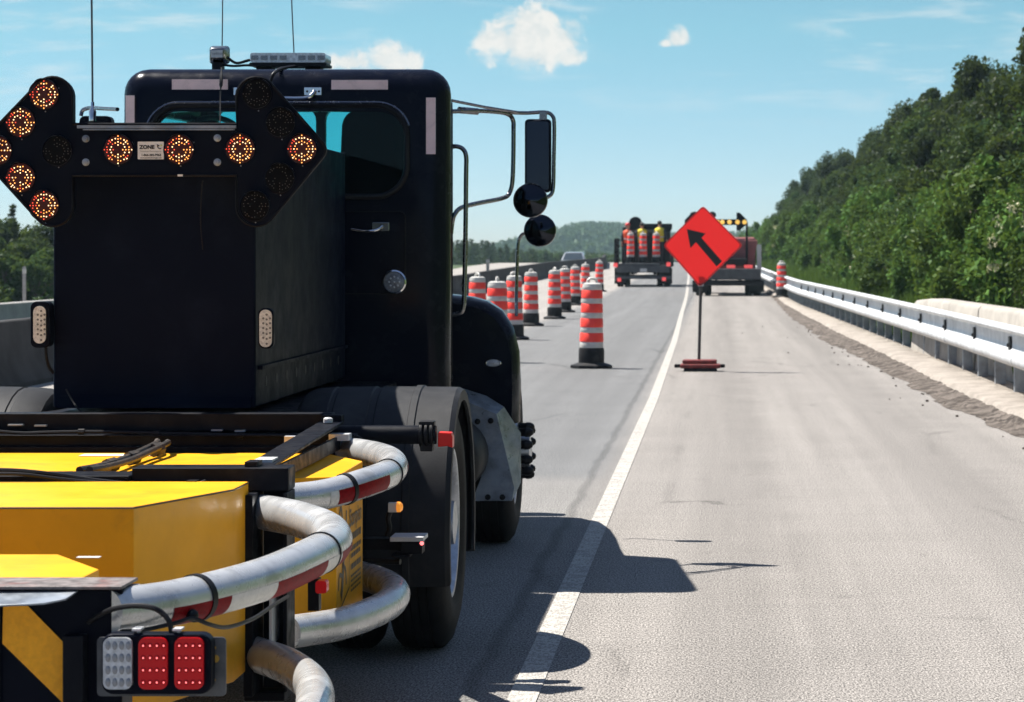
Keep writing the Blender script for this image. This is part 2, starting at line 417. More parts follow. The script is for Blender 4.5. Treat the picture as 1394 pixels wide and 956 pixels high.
def line_mat():
    m = bpy.data.materials.new('worn_white_line')
    m.use_nodes = True
    t = NT(m.node_tree)
    b = t.n['Principled BSDF']
    pos = t.node('ShaderNodeNewGeometry').outputs['Position']
    xx, yy, zz = t.sep(pos)
    g = t.noise(t.comb(xx, t.math('MULTIPLY', yy, 0.30), 0.0), 75.0, 2.0, 0.9)
    g2 = t.noise(pos, 9.0, 5.0, 0.7)
    wear = t.math('MULTIPLY', t.ramp(t.math('ADD', g, t.math('MULTIPLY', g2, 0.7)), 0.76, 0.96), 0.8)
    t.put(b.inputs['Base Color'], t.mix(wear, (0.42, 0.40, 0.365, 1), (0.17, 0.16, 0.15, 1)))
    b.inputs['Roughness'].default_value = 0.8
    bn = t.node('ShaderNodeBump'); bn.inputs['Strength'].default_value = 0.4; bn.inputs['Distance'].default_value = 0.005
    t.put(bn.inputs['Height'], g); t.l.new(bn.outputs[0], b.inputs['Normal'])
    return m
M['asphalt'] = asphalt()
M['line'] = line_mat()
M['dirt'] = ground_mat('crumbled_dirt', ((0.050, 0.041, 0.035), (0.185, 0.158, 0.138)), 4.0, fine=55, bump=0.8)
M['kerbmat'] = ground_mat('pale_gravel_kerb', ((0.25, 0.222, 0.195), (0.34, 0.305, 0.268)), 3.0, bump=0.6, fine=40)
M['soil'] = ground_mat('verge_soil', ((0.030, 0.050, 0.018), (0.060, 0.085, 0.028)), 0.7, fine=9)
M['farland'] = ground_mat('far_land', ((0.032, 0.055, 0.024), (0.060, 0.085, 0.036)), 0.05, fine=0.6)
M['opp_road'] = ground_mat('pale_far_road', ((0.25, 0.235, 0.22), (0.30, 0.28, 0.26)), 0.6, fine=60)

# ------------------------------------------------------------------ geometry helpers
ORIG = {}
def P(px, py, d):
    """a point that the photo shows at (px, py), standing d metres down the road"""
    return Vector(((px - VX) * d / F, d, H - (py - VY) * d / F))

def catmull(pts, n=8, closed=False):
    pts = [Vector(p) for p in pts]
    out = []
    m = len(pts)
    rngs = range(m) if closed else range(m - 1)
    for i in rngs:
        p1, p2 = pts[i], pts[(i + 1) % m]
        p0 = pts[(i - 1) % m] if (closed or i > 0) else p1 * 2 - p2
        p3 = pts[(i + 2) % m] if (closed or i < m - 2) else p2 * 2 - p1
        for k in range(n):
            t = k / n
            out.append(0.5 * ((2 * p1) + (p2 - p0) * t + (2 * p0 - 5 * p1 + 4 * p2 - p3) * t * t + (3 * p1 - p0 - 3 * p2 + p3) * t ** 3))
    if not closed:
        out.append(pts[-1])
    return out

def rrect(x0, x1, z0, z1, r, n=6):
    pts = []
    for cx, cz, a0 in ((x1 - r, z1 - r, 0), (x0 + r, z1 - r, 90), (x0 + r, z0 + r, 180), (x1 - r, z0 + r, 270)):
        for k in range(n + 1):
            a = R(a0 + 90 * k / n)
            pts.append((cx + r * math.cos(a), cz + r * math.sin(a)))
    return pts

class MB:
    def __init__(s):
        s.v, s.f, s.m = [], [], []
    def add(s, vs, fs, mi=0):
        o = len(s.v)
        s.v += [tuple(x) for x in vs]
        s.f += [tuple(i + o for i in f) for f in fs]
        s.m += [mi] * len(fs)
        return s
    def box(s, x0, x1, y0, y1, z0, z1, mi=0):
        vs = [(x, y, z) for z in (z0, z1) for y in (y0, y1) for x in (x0, x1)]
        return s.add(vs, [(0, 2, 3, 1), (4, 5, 7, 6), (0, 1, 5, 4), (2, 6, 7, 3), (0, 4, 6, 2), (1, 3, 7, 5)], mi)
    def prism(s, poly, a, b, axis='Y', mi=0):
        """poly: 2D points; axis Y -> (x,z) swept y a..b; Z -> (x,y) swept z; X -> (y,z) swept x"""
        def mk(p, t):
            return (p[0], t, p[1]) if axis == 'Y' else ((p[0], p[1], t) if axis == 'Z' else (t, p[0], p[1]))
        n = len(poly)
        vs = [mk(p, a) for p in poly] + [mk(p, b) for p in poly]
        fs = [tuple(range(n)), tuple(range(2 * n - 1, n - 1, -1))]
        fs += [(i, (i + 1) % n, n + (i + 1) % n, n + i) for i in range(n)]
        return s.add(vs, fs, mi)
    def loft(s, rings, mi=0, caps=True, closed=True):
        n = len(rings[0]); vs = []; fs = []
        for r in rings:
            vs += list(r)
        for i in range(len(rings) - 1):
            for k in range(n if closed else n - 1):
                a, b = i * n + k, i * n + (k + 1) % n
                fs.append((a, b, b + n, a + n))
        if caps and closed:
            fs.append(tuple(range(n)))
            fs.append(tuple(range((len(rings) - 1) * n, len(rings) * n)))
        return s.add(vs, fs, mi)
    def tube(s, path, r, n=10, mi=0, closed=False, caps=True, a0=None, a1=None):
        path = [Vector(p) for p in path]
        rs = r if isinstance(r, (list, tuple)) else [r] * len(path)
        rings = []
        up = None
        m = len(path)
        for i, p in enumerate(path):
            if closed:
                t = path[(i + 1) % m] - path[(i - 1) % m]
            else:
                t = path[min(i + 1, m - 1)] - path[max(i - 1, 0)]
            t.normalize()
            if up is None:
                up = Vector((0, 0, 1)) if abs(t.z) < 0.9 else Vector((0, 1, 0))
            sd = t.cross(up)
            if sd.length < 1e-5:
                sd = t.cross(Vector((1, 0, 0)))
            sd.normalize()
            u = sd.cross(t).normalized()
            up = u
            ring = []
            if a0 is None:
                for k in range(n):
                    a = 2 * math.pi * k / n
                    ring.append(p + (sd * math.cos(a) + u * math.sin(a)) * rs[i])
            else:
                for k in range(n + 1):
                    a = a0 + (a1 - a0) * k / n
                    ring.append(p + (sd * math.cos(a) + u * math.sin(a)) * rs[i])
            rings.append(ring)
        if a0 is not None:
            return s.loft(rings, mi, caps=False, closed=False)
        if closed:
            rings.append(rings[0])
            return s.loft(rings, mi, caps=False)
        return s.loft(rings, mi, caps=caps)
    def lathe(s, prof, c=(0, 0, 0), axis='Z', n=24, mi=0, caps=True):
        rings = []
        for r, h in prof:
            ring = []
            for k in range(n):
                a = 2 * math.pi * k / n
                u, v = r * math.cos(a), r * math.sin(a)
                q = (u, v, h) if axis == 'Z' else ((h, u, v) if axis == 'X' else (u, h, v))
                ring.append((q[0] + c[0], q[1] + c[1], q[2] + c[2]))
            rings.append(ring)
        return s.loft(rings, mi, caps=caps)
    def disc(s, c, r, axis='Y', n=10, mi=0):
        vs = []
        for k in range(n):
            a = 2 * math.pi * k / n
            u, v = r * math.cos(a), r * math.sin(a)
            vs.append((c[0] + u, c[1], c[2] + v) if axis == 'Y' else ((c[0], c[1] + u, c[2] + v) if axis == 'X' else (c[0] + u, c[1] + v, c[2])))
        return s.add(vs, [tuple(range(n))], mi)
    def sphere(s, c, r, n=12, mi=0, sc=(1, 1, 1)):
        prof = [(max(1e-4, r * math.sin(math.pi * i / n)), -r * math.cos(math.pi * i / n)) for i in range(n + 1)]
        k = len(s.v)
        s.lathe(prof, (0, 0, 0), 'Z', n * 2, mi, caps=False)
        s.v[k:] = [(x * sc[0] + c[0], y * sc[1] + c[1], z * sc[2] + c[2]) for x, y, z in s.v[k:]]
        return s
    def build(s, name, mats, parent=None, bevel=0.0, sharp=38, kind=None, segs=2, flip=False):
        mats = mats if isinstance(mats, (list, tuple)) else [mats]
        o = ORIG.get(parent.name, Vector((0, 0, 0))) if parent else Vector((0, 0, 0))
        me = bpy.data.meshes.new(name)
        me.from_pydata([(v[0] - o.x, v[1] - o.y, v[2] - o.z) for v in s.v], [], s.f)
        bm = bmesh.new(); bm.from_mesh(me)
        bmesh.ops.recalc_face_normals(bm, faces=bm.faces)
        bm.to_mesh(me); bm.free()
        me.polygons.foreach_set('material_index', s.m)
        for m in mats:
            me.materials.append(m)
        me.polygons.foreach_set('use_smooth', [True] * len(me.polygons))
        me.set_sharp_from_angle(angle=R(sharp))
        ob = bpy.data.objects.new(name, me)
        C.objects.link(ob)
        if parent:
            ob.parent = parent
            ORIG[ob.name] = o
        if bevel > 0:
            b = ob.modifiers.new('bevel', 'BEVEL')
            b.width = bevel; b.segments = segs; b.limit_method = 'ANGLE'; b.angle_limit = R(40)
            b.harden_normals = True
        if kind:
            ob['kind'] = kind
        return ob

def thing(name, label, cat, loc=(0, 0, 0), group=None, kind=None):
    o = bpy.data.objects.new(name, None)
    C.objects.link(o)
    o.location = loc
    o.empty_display_size = 0.2
    ORIG[o.name] = Vector(loc)
    return tag(o, label, cat, group, kind)

def tag(o, label, cat, group=None, kind=None):
    o['label'] = label
    o['category'] = cat
    if group: o['group'] = group
    if kind: o['kind'] = kind
    return o

def copy_tree(root, loc, rz=0.0, scale=None, label=None, tilt=(0, 0)):
    r = root.copy(); C.objects.link(r)
    r.location = loc; r.rotation_euler = (tilt[0], tilt[1], rz)
    if scale is not None:
        r.scale = scale if isinstance(scale, (tuple, list)) else (scale,) * 3
    if label: r['label'] = label
    for ch in list(root.children):
        c = ch.copy(); C.objects.link(c); c.parent = r
        for g in ch.children:
            d = g.copy(); C.objects.link(d); d.parent = c
    return r

def text_part(name, body, size, origin, xdir, ydir, m, parent, align='CENTER', lift=0.0, bold=0.0, sx=1.0):
    """flat lettering laid on a surface"""
    cu_ = bpy.data.curves.new(name, 'FONT')
    cu_.body = body; cu_.size = size; cu_.align_x = align; cu_.align_y = 'CENTER'
    cu_.offset = bold; cu_.resolution_u = 3
    tmp = bpy.data.objects.new(name, cu_); C.objects.link(tmp)
    dg = bpy.context.evaluated_depsgraph_get(); dg.update()
    me = bpy.data.meshes.new_from_object(tmp.evaluated_get(dg))
    bpy.data.objects.remove(tmp)
    xd, yd = Vector(xdir).normalized(), Vector(ydir).normalized()
    n = xd.cross(yd)
    o = ORIG.get(parent.name, Vector((0, 0, 0)))
    og = Vector(origin) + n * lift - o
    for v in me.vertices:
        v.co = og + xd * v.co.x * sx + yd * v.co.y
    me.materials.clear(); me.materials.append(m)
    ob = bpy.data.objects.new(name, me); C.objects.link(ob); ob.parent = parent
    return ob

def boolean_cut(ob, cutters):
    for c in cutters:
        b = ob.modifiers.new('cut', 'BOOLEAN'); b.operation = 'DIFFERENCE'; b.solver = 'EXACT'; b.object = c
    dg = bpy.context.evaluated_depsgraph_get(); dg.update()
    me = bpy.data.meshes.new_from_object(ob.evaluated_get(dg))
    ob.modifiers.clear()
    ob.data = me
    for c in cutters:
        bpy.data.objects.remove(c)
    me.polygons.foreach_set('use_smooth', [True] * len(me.polygons))
    me.set_sharp_from_angle(angle=R(30))

def rounded_box(x0, x1, y0, y1, z0, z1, r, segs=5):
    bm = bmesh.new()
    bmesh.ops.create_cube(bm, size=1.0)
    for v in bm.verts:
        v.co = Vector(((x0 + x1) / 2 + v.co.x * (x1 - x0), (y0 + y1) / 2 + v.co.y * (y1 - y0), (z0 + z1) / 2 + v.co.z * (z1 - z0)))
    if r > 0:
        bmesh.ops.bevel(bm, geom=list(bm.edges), offset=r, segments=segs, profile=0.5, affect='EDGES')
    return bm

def bm_obj(bm, name, m, parent=None):
    o = ORIG.get(parent.name, Vector((0, 0, 0))) if parent else Vector((0, 0, 0))
    for v in bm.verts: v.co -= o
    bmesh.ops.recalc_face_normals(bm, faces=bm.faces)
    me = bpy.data.meshes.new(name); bm.to_mesh(me); bm.free()
    me.materials.append(m)
    me.polygons.foreach_set('use_smooth', [True] * len(me.polygons)); me.set_sharp_from_angle(angle=R(35))
    ob = bpy.data.objects.new(name, me); C.objects.link(ob)
    if parent:
        ob.parent = parent; ORIG[ob.name] = o
    return ob

def interp(x, pts):
    return float(np.interp(x, [p[0] for p in pts], [p[1] for p in pts]))

# ------------------------------------------------------------------ road shape
GZ = [(-50, 0), (85, 0), (100, 0.05), (117, 0.16), (150, 0.34), (175, 0.47), (220, 0.66), (250, 0.72), (280, 0.68), (320, 0.40), (400, -1.2), (600, -6), (900, -9), (9000, -9)]
def gz(d): return interp(d, GZ)
LINE = [(0, -0.72), (30, -0.72), (50, -0.80), (74, -0.98), (100, -1.15), (120, -1.32), (150, -1.60), (200, -2.15), (260, -3.0), (330, -4.5)]
def linex(d): return interp(d, LINE)
BEND = [(0, 0), (85, 0), (120, -0.25), (150, -0.7), (200, -1.9), (260, -4.0), (330, -8)]
def bend(d): return interp(d, BEND)
DIRT_IN = [(0, 3.05), (9, 2.95), (23, 2.72), (28, 2.48), (36, 2.40), (50, 2.02), (70, 1.92), (89, 2.02), (105, 1.95), (130, 1.5), (160, 0.9), (200, -0.2), (260, -2.3), (330, -6.3)]
DIRT_OUT = [(0, 3.2), (23, 2.98), (26, 2.88), (32, 2.76), (44, 2.60), (54.5, 2.40), (80, 2.14), (95, 2.12), (130, 1.6), (160, 1.0), (200, -0.1), (260, -2.2), (330, -6.2)]
KERB_OUT = [(0, 3.6), (28, 3.25), (36, 3.17), (47, 3.0), (59, 2.80), (80, 2.42), (95, 2.27), (130, 1.75), (160, 1.15), (200, 0.05), (260, -2.05), (330, -6.05)]
RAIL_X = [(d, x + 0.14) for d, x in KERB_OUT]
BAR_X = [(0, -8.4), (32, -8.8), (80, -9.3), (110, -9.5), (150, -9.55), (170, -8.6), (190, -8.2), (260, -11), (330, -15)]

ds = list(np.arange(-10, 60, 1.0)) + list(np.arange(60, 340, 2.5))
def strip(name, xa, xb, z, m, kind='structure', za=None, zb=None, jitter=0.0, sub=1):
    mb = MB()
    rings = []
    for d in ds:
        a, b = xa(d), xb(d)
        ring = []
        for k in range(sub + 1):
            t = k / sub
            j = random.uniform(-jitter, jitter) if 0 < k < sub else 0
            ring.append((a + (b - a) * t, d, gz(d) + ((za or z) * (1 - t) + (zb or z) * t) + j))
        rings.append(ring)
    mb.loft(rings, caps=False, closed=False)
    return mb.build(name, m, kind=kind)

strip('road', lambda d: interp(d, BAR_X) - 0.05, lambda d: interp(d, DIRT_IN) + 0.45, 0.0, M['asphalt'])
strip('lane_line', lambda d: linex(d) - 0.055, lambda d: linex(d) + 0.055, 0.004, M['line'])

# crumbled dirt strip along the right edge: low ragged mound
mb = MB()
fine_d = list(np.arange(6, 60, 0.16)) + list(np.arange(60, 130, 0.7))
rings = []
nr = np.random.default_rng(3)
wob = 0.0
cols_h = np.zeros(13)
for d in fine_d:
    a, b = interp(d, DIRT_IN), interp(d, DIRT_OUT)
    wob = wob * 0.90 + nr.uniform(-0.022, 0.022)
    a += wob + 0.03 * math.sin(d * 1.7) + nr.uniform(-0.015, 0.015)
    cols_h = cols_h * 0.62 + nr.uniform(-0.011, 0.013, 13)
    ring = []
    for k in range(13):
        t = k / 12
        ring.append((a + (b + 0.03 - a) * t, d, gz(d) + (0.004 if k == 0 else 0.006 + 0.055 * t ** 1.4 + max(-0.012 * t, float(cols_h[k])) * (1 if k < 12 else 0))))
    rings.append(ring)
mb.loft(rings, caps=False, closed=False)
mb.build('dirt_strip', M['dirt'], kind='structure', sharp=60)
# pale gravel/concrete kerb
mb = MB()
rings = []
for d in fine_d:
    a, b = interp(d, DIRT_OUT) + nr.uniform(-0.015, 0.015), interp(d, KERB_OUT)
    g = gz(d)
    rings.append([(a, d, g + 0.05), (a + 0.04, d, g + 0.10 + nr.uniform(-0.006, 0.006)), ((a + b) / 2, d, g + 0.115 + nr.uniform(-0.006, 0.006)), (b, d, g + 0.12), (b + 0.03, d, g + 0.07), (b + 0.5, d, g + 0.06)])
mb.loft(rings, caps=False, closed=False)
mb.build('kerb', M['kerbmat'], kind='structure', sharp=60)
# loose clods and pebbles on the road and strip
mb = MB()
for i in range(150):
    d = nr.uniform(12, 60)
    t = nr.random()
    x = interp(d, DIRT_IN) + (nr.normal(0.1, 0.22) if t < 0.93 else -nr.uniform(0.1, 1.6))
    if x > interp(d, DIRT_OUT): continue
    r = nr.uniform(0.006, 0.022)
    k = len(mb.v)
    mb.sphere((x, d, gz(d) + r * 0.5 + (0.04 * max(0, x - interp(d, DIRT_IN)))), r, 3, 0, (1, nr.uniform(0.7, 1.4), 0.7))
mb.build('rubble', M['dirt'], kind='stuff')

# ------------------------------------------------------------------ terrain
def front_x(d): return interp(d, [(0, 5.0), (45, 4.7), (60, 4.9), (80, 5.0), (110, 4.8), (150, 4.3), (200, 3.4), (260, 1.5), (330, -2)])
def hill_z(x, d):
    o = x - front_x(d)
    return gz(d) + 0.05 + max(0.0, o + 0.6) * 0.42
mb = MB()
rings = []
for d in ds:
    ko = interp(d, KERB_OUT)
    xs = [ko + 0.25] + [ko + 0.25 + (k + 1) * (front_x(d) - 0.6 - ko - 0.25) / 3 for k in range(3)]
    xs += [front_x(d) + q for q in (0.5, 2, 4, 7, 11, 16, 25, 45)]
    rings.append([(x, d, (gz(d) + 0.055 if i == 0 else hill_z(x, d) + random.uniform(-0.04, 0.04))) for i, x in enumerate(xs)])
mb.loft(rings, caps=False, closed=False)
mb.build('verge', M['soil'], kind='structure', sharp=80)
# ground sheet to the horizon, below everything
mb = MB()
mb.loft([[(x, d, gz(d) - 0.25 if d < 330 else gz(d)) for x in (-1800, -600, -120, -40, 0, 30, 120, 600, 1800)] for d in (-60, -10, 60, 100, 150, 200, 260, 330, 400, 600, 900, 1500, 2400)], caps=False, closed=False)
mb.build('ground', M['farland'], kind='structure', sharp=80)
# opposite carriageway behind the near barrier
mb = MB()
mb.loft([[(interp(d, BAR_X) - 0.55, d, gz(d) - 0.02), (interp(d, BAR_X) - 2.7, d, gz(d) - 0.02)] for d in ds], caps=False, closed=False)
mb.build('median_strip', M['soil'], kind='structure')
mb = MB()
mb.loft([[(interp(d, BAR_X) - 2.7, d, gz(d) - 0.05), (interp(d, BAR_X) - 11, d, gz(d) - 0.05)] for d in ds], caps=False, closed=False)
mb.build('opposite_road', M['opp_road'], kind='structure')

# ------------------------------------------------------------------ concrete barriers on the left
def barrier(name, label, off, d0, d1, hgt, m, step=4.0):
    t = thing(name, label, 'barrier', (interp(d0, BAR_X) + off, d0, 0))
    d = d0
    while d < d1:
        e = min(d + step - 0.02, d1)
        mb = MB(); rings = []
        for q in np.linspace(d, e, 4):
            x, g = interp(q, BAR_X) + off, gz(q) - 0.02
            rings.append([(x + 0.28, q, g), (x + 0.28, q, g + 0.08), (x + 0.13, q, g + 0.33), (x + 0.085, q, g + hgt - 0.015), (x + 0.07, q, g + hgt), (x - 0.07, q, g + hgt), (x - 0.085, q, g + hgt - 0.015), (x - 0.13, q, g + 0.33), (x - 0.28, q, g + 0.08), (x - 0.28, q, g)])
        mb.loft(rings)
        mb.build('segment', m, t, sharp=30)
        d += step
    return t
barrier('concrete_barrier', 'long dark concrete median barrier along the left lane behind the orange drums', 0, 16, 260, 0.84, M['shadedconcrete'], 6.0)
barrier('concrete_barrier', 'farther low concrete barrier beyond the first one, its top just showing at the left edge', -3.1, 24, 100, 0.83, M['concrete'], 6.0)

def post(px, py_top, py_bot, d, label, wpx=4):
    a, b = P(px, py_top, d), P(px, py_bot + 25, d)
    ww = wpx * d / F / 2
    t = thing('marker_post', label, 'post', (a.x, d, b.z))
    mb = MB(); mb.prism(rrect(a.x - ww, a.x + ww, b.z, a.z, ww * 0.5, 2), d - ww, d + ww)
    mb.build('shaft', M['wood_post'], t)
    mb = MB(); mb.prism(rrect(a.x - ww * 1.1, a.x + ww * 1.1, a.z - 0.14, a.z - 0.04, ww * 0.3, 2), d - ww * 1.15, d + ww * 1.15)
    mb.build('reflector', M['drum_white'], t)
post(33, 363, 410, 52, 'thin pale marker post behind the left barrier, in front of the leafy trees')
post(664, 353, 366, 110, 'small pale marker post behind the barrier beside the truck cab')

# ------------------------------------------------------------------ guard rail on the right
def wprof(x, g):
    z0 = 0.37; h = 0.46
    pts = [(-0.03, 0.985), (0.03, 1.0), (0.085, 0.985), (0.112, 0.945), (0.115, 0.90), (0.10, 0.855), (0.03, 0.82), (0.004, 0.78), (0.0, 0.58), (0.004, 0.42), (0.03, 0.375), (0.095, 0.335), (0.122, 0.27), (0.128, 0.19), (0.118, 0.11), (0.085, 0.045), (0.03, 0.0), (-0.01, 0.0)]
    out = [(x - px, g + z0 + h * pz) for px, pz in pts]
    inn = [(x - px + 0.012, g + z0 + h * pz) for px, pz in reversed(pts)]
    return out + inn
rail = thing('guard_rail', 'long galvanised guard rail on short posts along the right shoulder', 'guard rail', (interp(28, RAIL_X), 28, 0))
d = 14.0
while d < 200:
    e = d + 3.81
    mb = MB()
    rings = []
    for q in np.linspace(d, e + 0.16, 5):
        k = 0.004 if q < d + 0.01 else 0.0
        rings.append([(px, q, pz) for px, pz in wprof(interp(q, RAIL_X) - k, gz(q))])
    mb.loft(rings)
    mb.build('beam', M['galv'], rail, sharp=50)
    d = e
n_post = 0
d = 15.0
while d < 170:
    x, g = interp(d, RAIL_X), gz(d)
    mb = MB()
    mb.box(x + 0.03, x + 0.16, d - 0.055, d + 0.055, g - 0.1, g + 0.80)
    mb.build('post', M['galvpost'], rail, bevel=0.006)
    mb = MB()
    mb.box(x - 0.03, x + 0.028, d - 0.085, d + 0.085, g + 0.50, g + 0.70)
    mb.lathe([(0.026, 0), (0.022, -0.02), (0.004, -0.028)], (x - 0.03, d, g + 0.6), 'X', 8, 0)
    if d < 80 and n_post % 2 == 0:
        mb.build('bolt_shadow_block', M['truck_dark'], rail)  # dark block with bolt head, painting in the bolt and slot shadows
    n_post += 1
    d += 1.905
# pale blocks behind the rail
for i, (d0, d1, lab) in enumerate(((24, 28.9, 'pale concrete block barrier behind the guard rail, the one cut by the right edge'),
                                   (29, 35.9, 'pale concrete block barrier behind the guard rail, middle of the pale row'),
                                   (36, 43.4, 'pale concrete block barrier behind the guard rail with the rounded free end'))):
    mb = MB()
    rings = []
    seq = np.linspace(d0, d1, 5)
    for q in seq:
        x = interp(q, [(24, 4.15), (32, 3.82), (43.4, 3.34)])
        top = interp(q, [(24, 0.93), (43.4, 0.94)])
        if i == 2 and q > d1 - 0.1: top -= 0.06
        rings.append([(x - 0.16, q, 0.05), (x - 0.10, q, top - 0.05), (x - 0.06, q, top), (x + 0.22, q, top), (x + 0.26, q, top - 0.05), (x + 0.32, q, 0.05)])
    mb.loft(rings)
    ob = mb.build('block_barrier', M['beige_conc'], bevel=0.02)
    tag(ob, lab, 'barrier', 'pale concrete blocks behind the guard rail')

# ------------------------------------------------------------------ vegetation
def leaves_mesh(name, centres, radii, n_per, size, m, seed, up_bias=0.5, flat=1.0):
    r = np.random.default_rng(seed)
    centres = np.asarray(centres); radii = np.asarray(radii)
    N = len(centres) * n_per
    idx = np.repeat(np.arange(len(centres)), n_per)
    v = r.normal(size=(N, 3)); v /= np.linalg.norm(v, axis=1)[:, None]
    rr = r.random(N) ** 0.45
    pos = centres[idx] + v * (radii[idx] * rr)[:, None] * np.array([1, 1, flat])
    nrm = r.normal(size=(N, 3)) + v * 0.6 + np.array([0, 0, up_bias])
    nrm /= np.linalg.norm(nrm, axis=1)[:, None]
    a = np.cross(nrm, r.normal(size=(N, 3))); a /= np.linalg.norm(a, axis=1)[:, None]
    b = np.cross(nrm, a)
    s = size * (0.6 + 0.8 * r.random(N))[:, None]
    q = np.stack([pos - a * s, pos + b * s * 0.55 + nrm * s * 0.12, pos + a * s, pos - b * s * 0.55 + nrm * s * 0.12], 1).reshape(-1, 3)
    me = bpy.data.meshes.new(name)
    me.vertices.add(N * 4); me.vertices.foreach_set('co', q.astype(np.float32).ravel())
    me.loops.add(N * 4); me.loops.foreach_set('vertex_index', np.arange(N * 4, dtype=np.int32))
    me.polygons.add(N); me.polygons.foreach_set('loop_start', np.arange(0, N * 4, 4, dtype=np.int32))
    me.polygons.foreach_set('loop_total', np.full(N, 4, dtype=np.int32))
    me.materials.append(m)
    me.update(calc_edges=True)
    return me

def limb_mesh(trunk_pts, r0, limbs):
    mb = MB()
    n = len(trunk_pts)
    mb.tube(trunk_pts, [r0 * (1 - 0.75 * i / (n - 1)) for i in range(n)], 7)
    for a, b, r in limbs:
        a, b = Vector(a), Vector(b)
        mid = (a + b) / 2 + Vector((random.uniform(-.1, .1), random.uniform(-.1, .1), 0.08))
        mb.tube([a, mid, b], [r, r * 0.7, r * 0.3], 5)
    return mb

def make_tree(name, label, group, h, crown_r, leaf_m, leaf, clumps, n_per, seed, base=0.25, flat=0.8, cr=(0.20, 0.44)):
    """broadleaf: tapered trunk with limbs, crown of separate leaf clumps"""
    r = random.Random(seed)
    t = thing(name, label, 'tree', (0, 0, 0), group)
    tp = [Vector((0, 0, -0.3))]
    for i in range(1, 6):
        tp.append(Vector((r.uniform(-.05, .05) * h * .2, r.uniform(-.05, .05) * h * .2, h * 0.9 * i / 5)))
    cs, rs, lm = [], [], []
    for i in range(clumps):
        zt = base + (1 - base) * (r.random() ** 0.8)
        env = math.sin(math.pi * min(1, (0.18 + 0.80 * (zt - base) / (1 - base)))) ** 0.6
        a = r.uniform(0, 2 * math.pi)
        rad = crown_r * env * math.sqrt(r.random()) * 1.0
        c = (rad * math.cos(a), rad * math.sin(a), h * zt * 0.97)
        cs.append(c); rs.append(crown_r * r.uniform(*cr))
        if i % 3 == 0:
            k = max(0.15, zt - 0.2) * h * 0.85
            lm.append(((0, 0, min(k, h * 0.8)), c, h * 0.012))
    random.seed(seed)
    limb_mesh(tp, h * 0.022, lm).build('trunk', M['bark'], t)
    me = leaves_mesh('crown', cs, rs, n_per, leaf, leaf_m, seed, flat=flat)
    o = bpy.data.objects.new('crown', me); C.objects.link(o); o.parent = t
    return t

def make_conifer(name, label, group, h, br, seed, n=4200):
    r = np.random.default_rng(seed)
    t = thing(name, label, 'tree', (0, 0, 0), group)
    limb_mesh([Vector((0, 0, -0.3)), Vector((0.02, 0, h * 0.5)), Vector((0, 0.02, h * 0.98))], h * 0.02, []).build('trunk', M['bark'], t)
    cs, rs = [], []
    z = 0.08 * h
    while z < h:
        f = 1 - z / h
        nb = max(3, int(9 * f + 3))
        for k in range(nb):
            a = r.uniform(0, 2 * math.pi)
            L = br * (f ** 0.85) * r.uniform(0.6, 1.12)
            for q in np.linspace(0.2, 1, max(2, int(5 * f + 1))):
                cs.append((L * q * math.cos(a), L * q * math.sin(a), z - 0.18 * L * q + r.uniform(-.05, .05)))
                rs.append(0.10 * br + 0.13 * br * f)
        z += h * 0.036
    me = leaves_mesh('crown', cs, rs, max(6, n // len(cs)), h * 0.016, M['needle'], seed, up_bias=0.2, flat=0.55)
    o = bpy.data.objects.new('crown', me); C.objects.link(o); o.parent = t
    return t

G_BANK = 'broadleaf trees on the wooded bank'
G_FRONT = 'bright leafy bushes behind the guard rail'
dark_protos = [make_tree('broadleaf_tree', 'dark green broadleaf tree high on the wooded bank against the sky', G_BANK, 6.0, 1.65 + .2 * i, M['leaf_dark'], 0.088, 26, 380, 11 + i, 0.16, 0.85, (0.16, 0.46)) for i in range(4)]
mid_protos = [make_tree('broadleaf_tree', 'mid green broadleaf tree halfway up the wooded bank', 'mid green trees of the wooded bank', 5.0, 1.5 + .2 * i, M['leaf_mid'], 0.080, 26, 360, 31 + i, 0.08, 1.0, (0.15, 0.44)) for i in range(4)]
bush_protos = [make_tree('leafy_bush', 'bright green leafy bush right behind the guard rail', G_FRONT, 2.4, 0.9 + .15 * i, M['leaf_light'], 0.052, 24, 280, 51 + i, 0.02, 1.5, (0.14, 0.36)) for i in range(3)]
pale_bush = make_tree('leafy_bush', 'pale flowering bush among the green bushes behind the guard rail', 'pale flowering bushes', 2.0, 0.8, M['leaf_light'], 0.07, 24, 110, 61, 0.02)
bl = leaves_mesh('blossom', [(random.uniform(-.7, .7), random.uniform(-.7, .7), random.uniform(0.5, 1.9)) for _ in range(22)], [0.13] * 22, 26, 0.04, M['blossom'], 62)
bo = bpy.data.objects.new('blossom', bl); C.objects.link(bo); bo.parent = pale_bush
for q in dark_protos + mid_protos + bush_protos + [pale_bush]:
    q['kind'] = 'thing'
SKYLINE = [(1030, 300), (1038, 296), (1050, 286), (1072, 263), (1088, 243), (1123, 219), (1155, 207), (1183, 191), (1211, 179), (1227, 140), (1247, 124), (1274, 112), (1298, 104), (1326, 88), (1358, 90), (1394, 70), (1480, 40), (1600, 10)]
used = set()
def plant(protos, x, d, hh, base_h, wide=1.0, sink=0.1, label=None):
    p = random.choice(protos)
    z = hill_z(x, d) - sink
    s = max(0.3, hh / base_h)
    rz = random.uniform(0, 6.28)
    if p.name not in used:
        used.add(p.name)
        p.location = (x, d, z); p.rotation_euler = (0, 0, rz); p.scale = (s * wide, s * wide, s)
        return p
    return copy_tree(p, (x, d, z), rz, (s * wide, s * wide, s), label)
random.seed(21)
def px_of(x, d): return VX + F * x / d
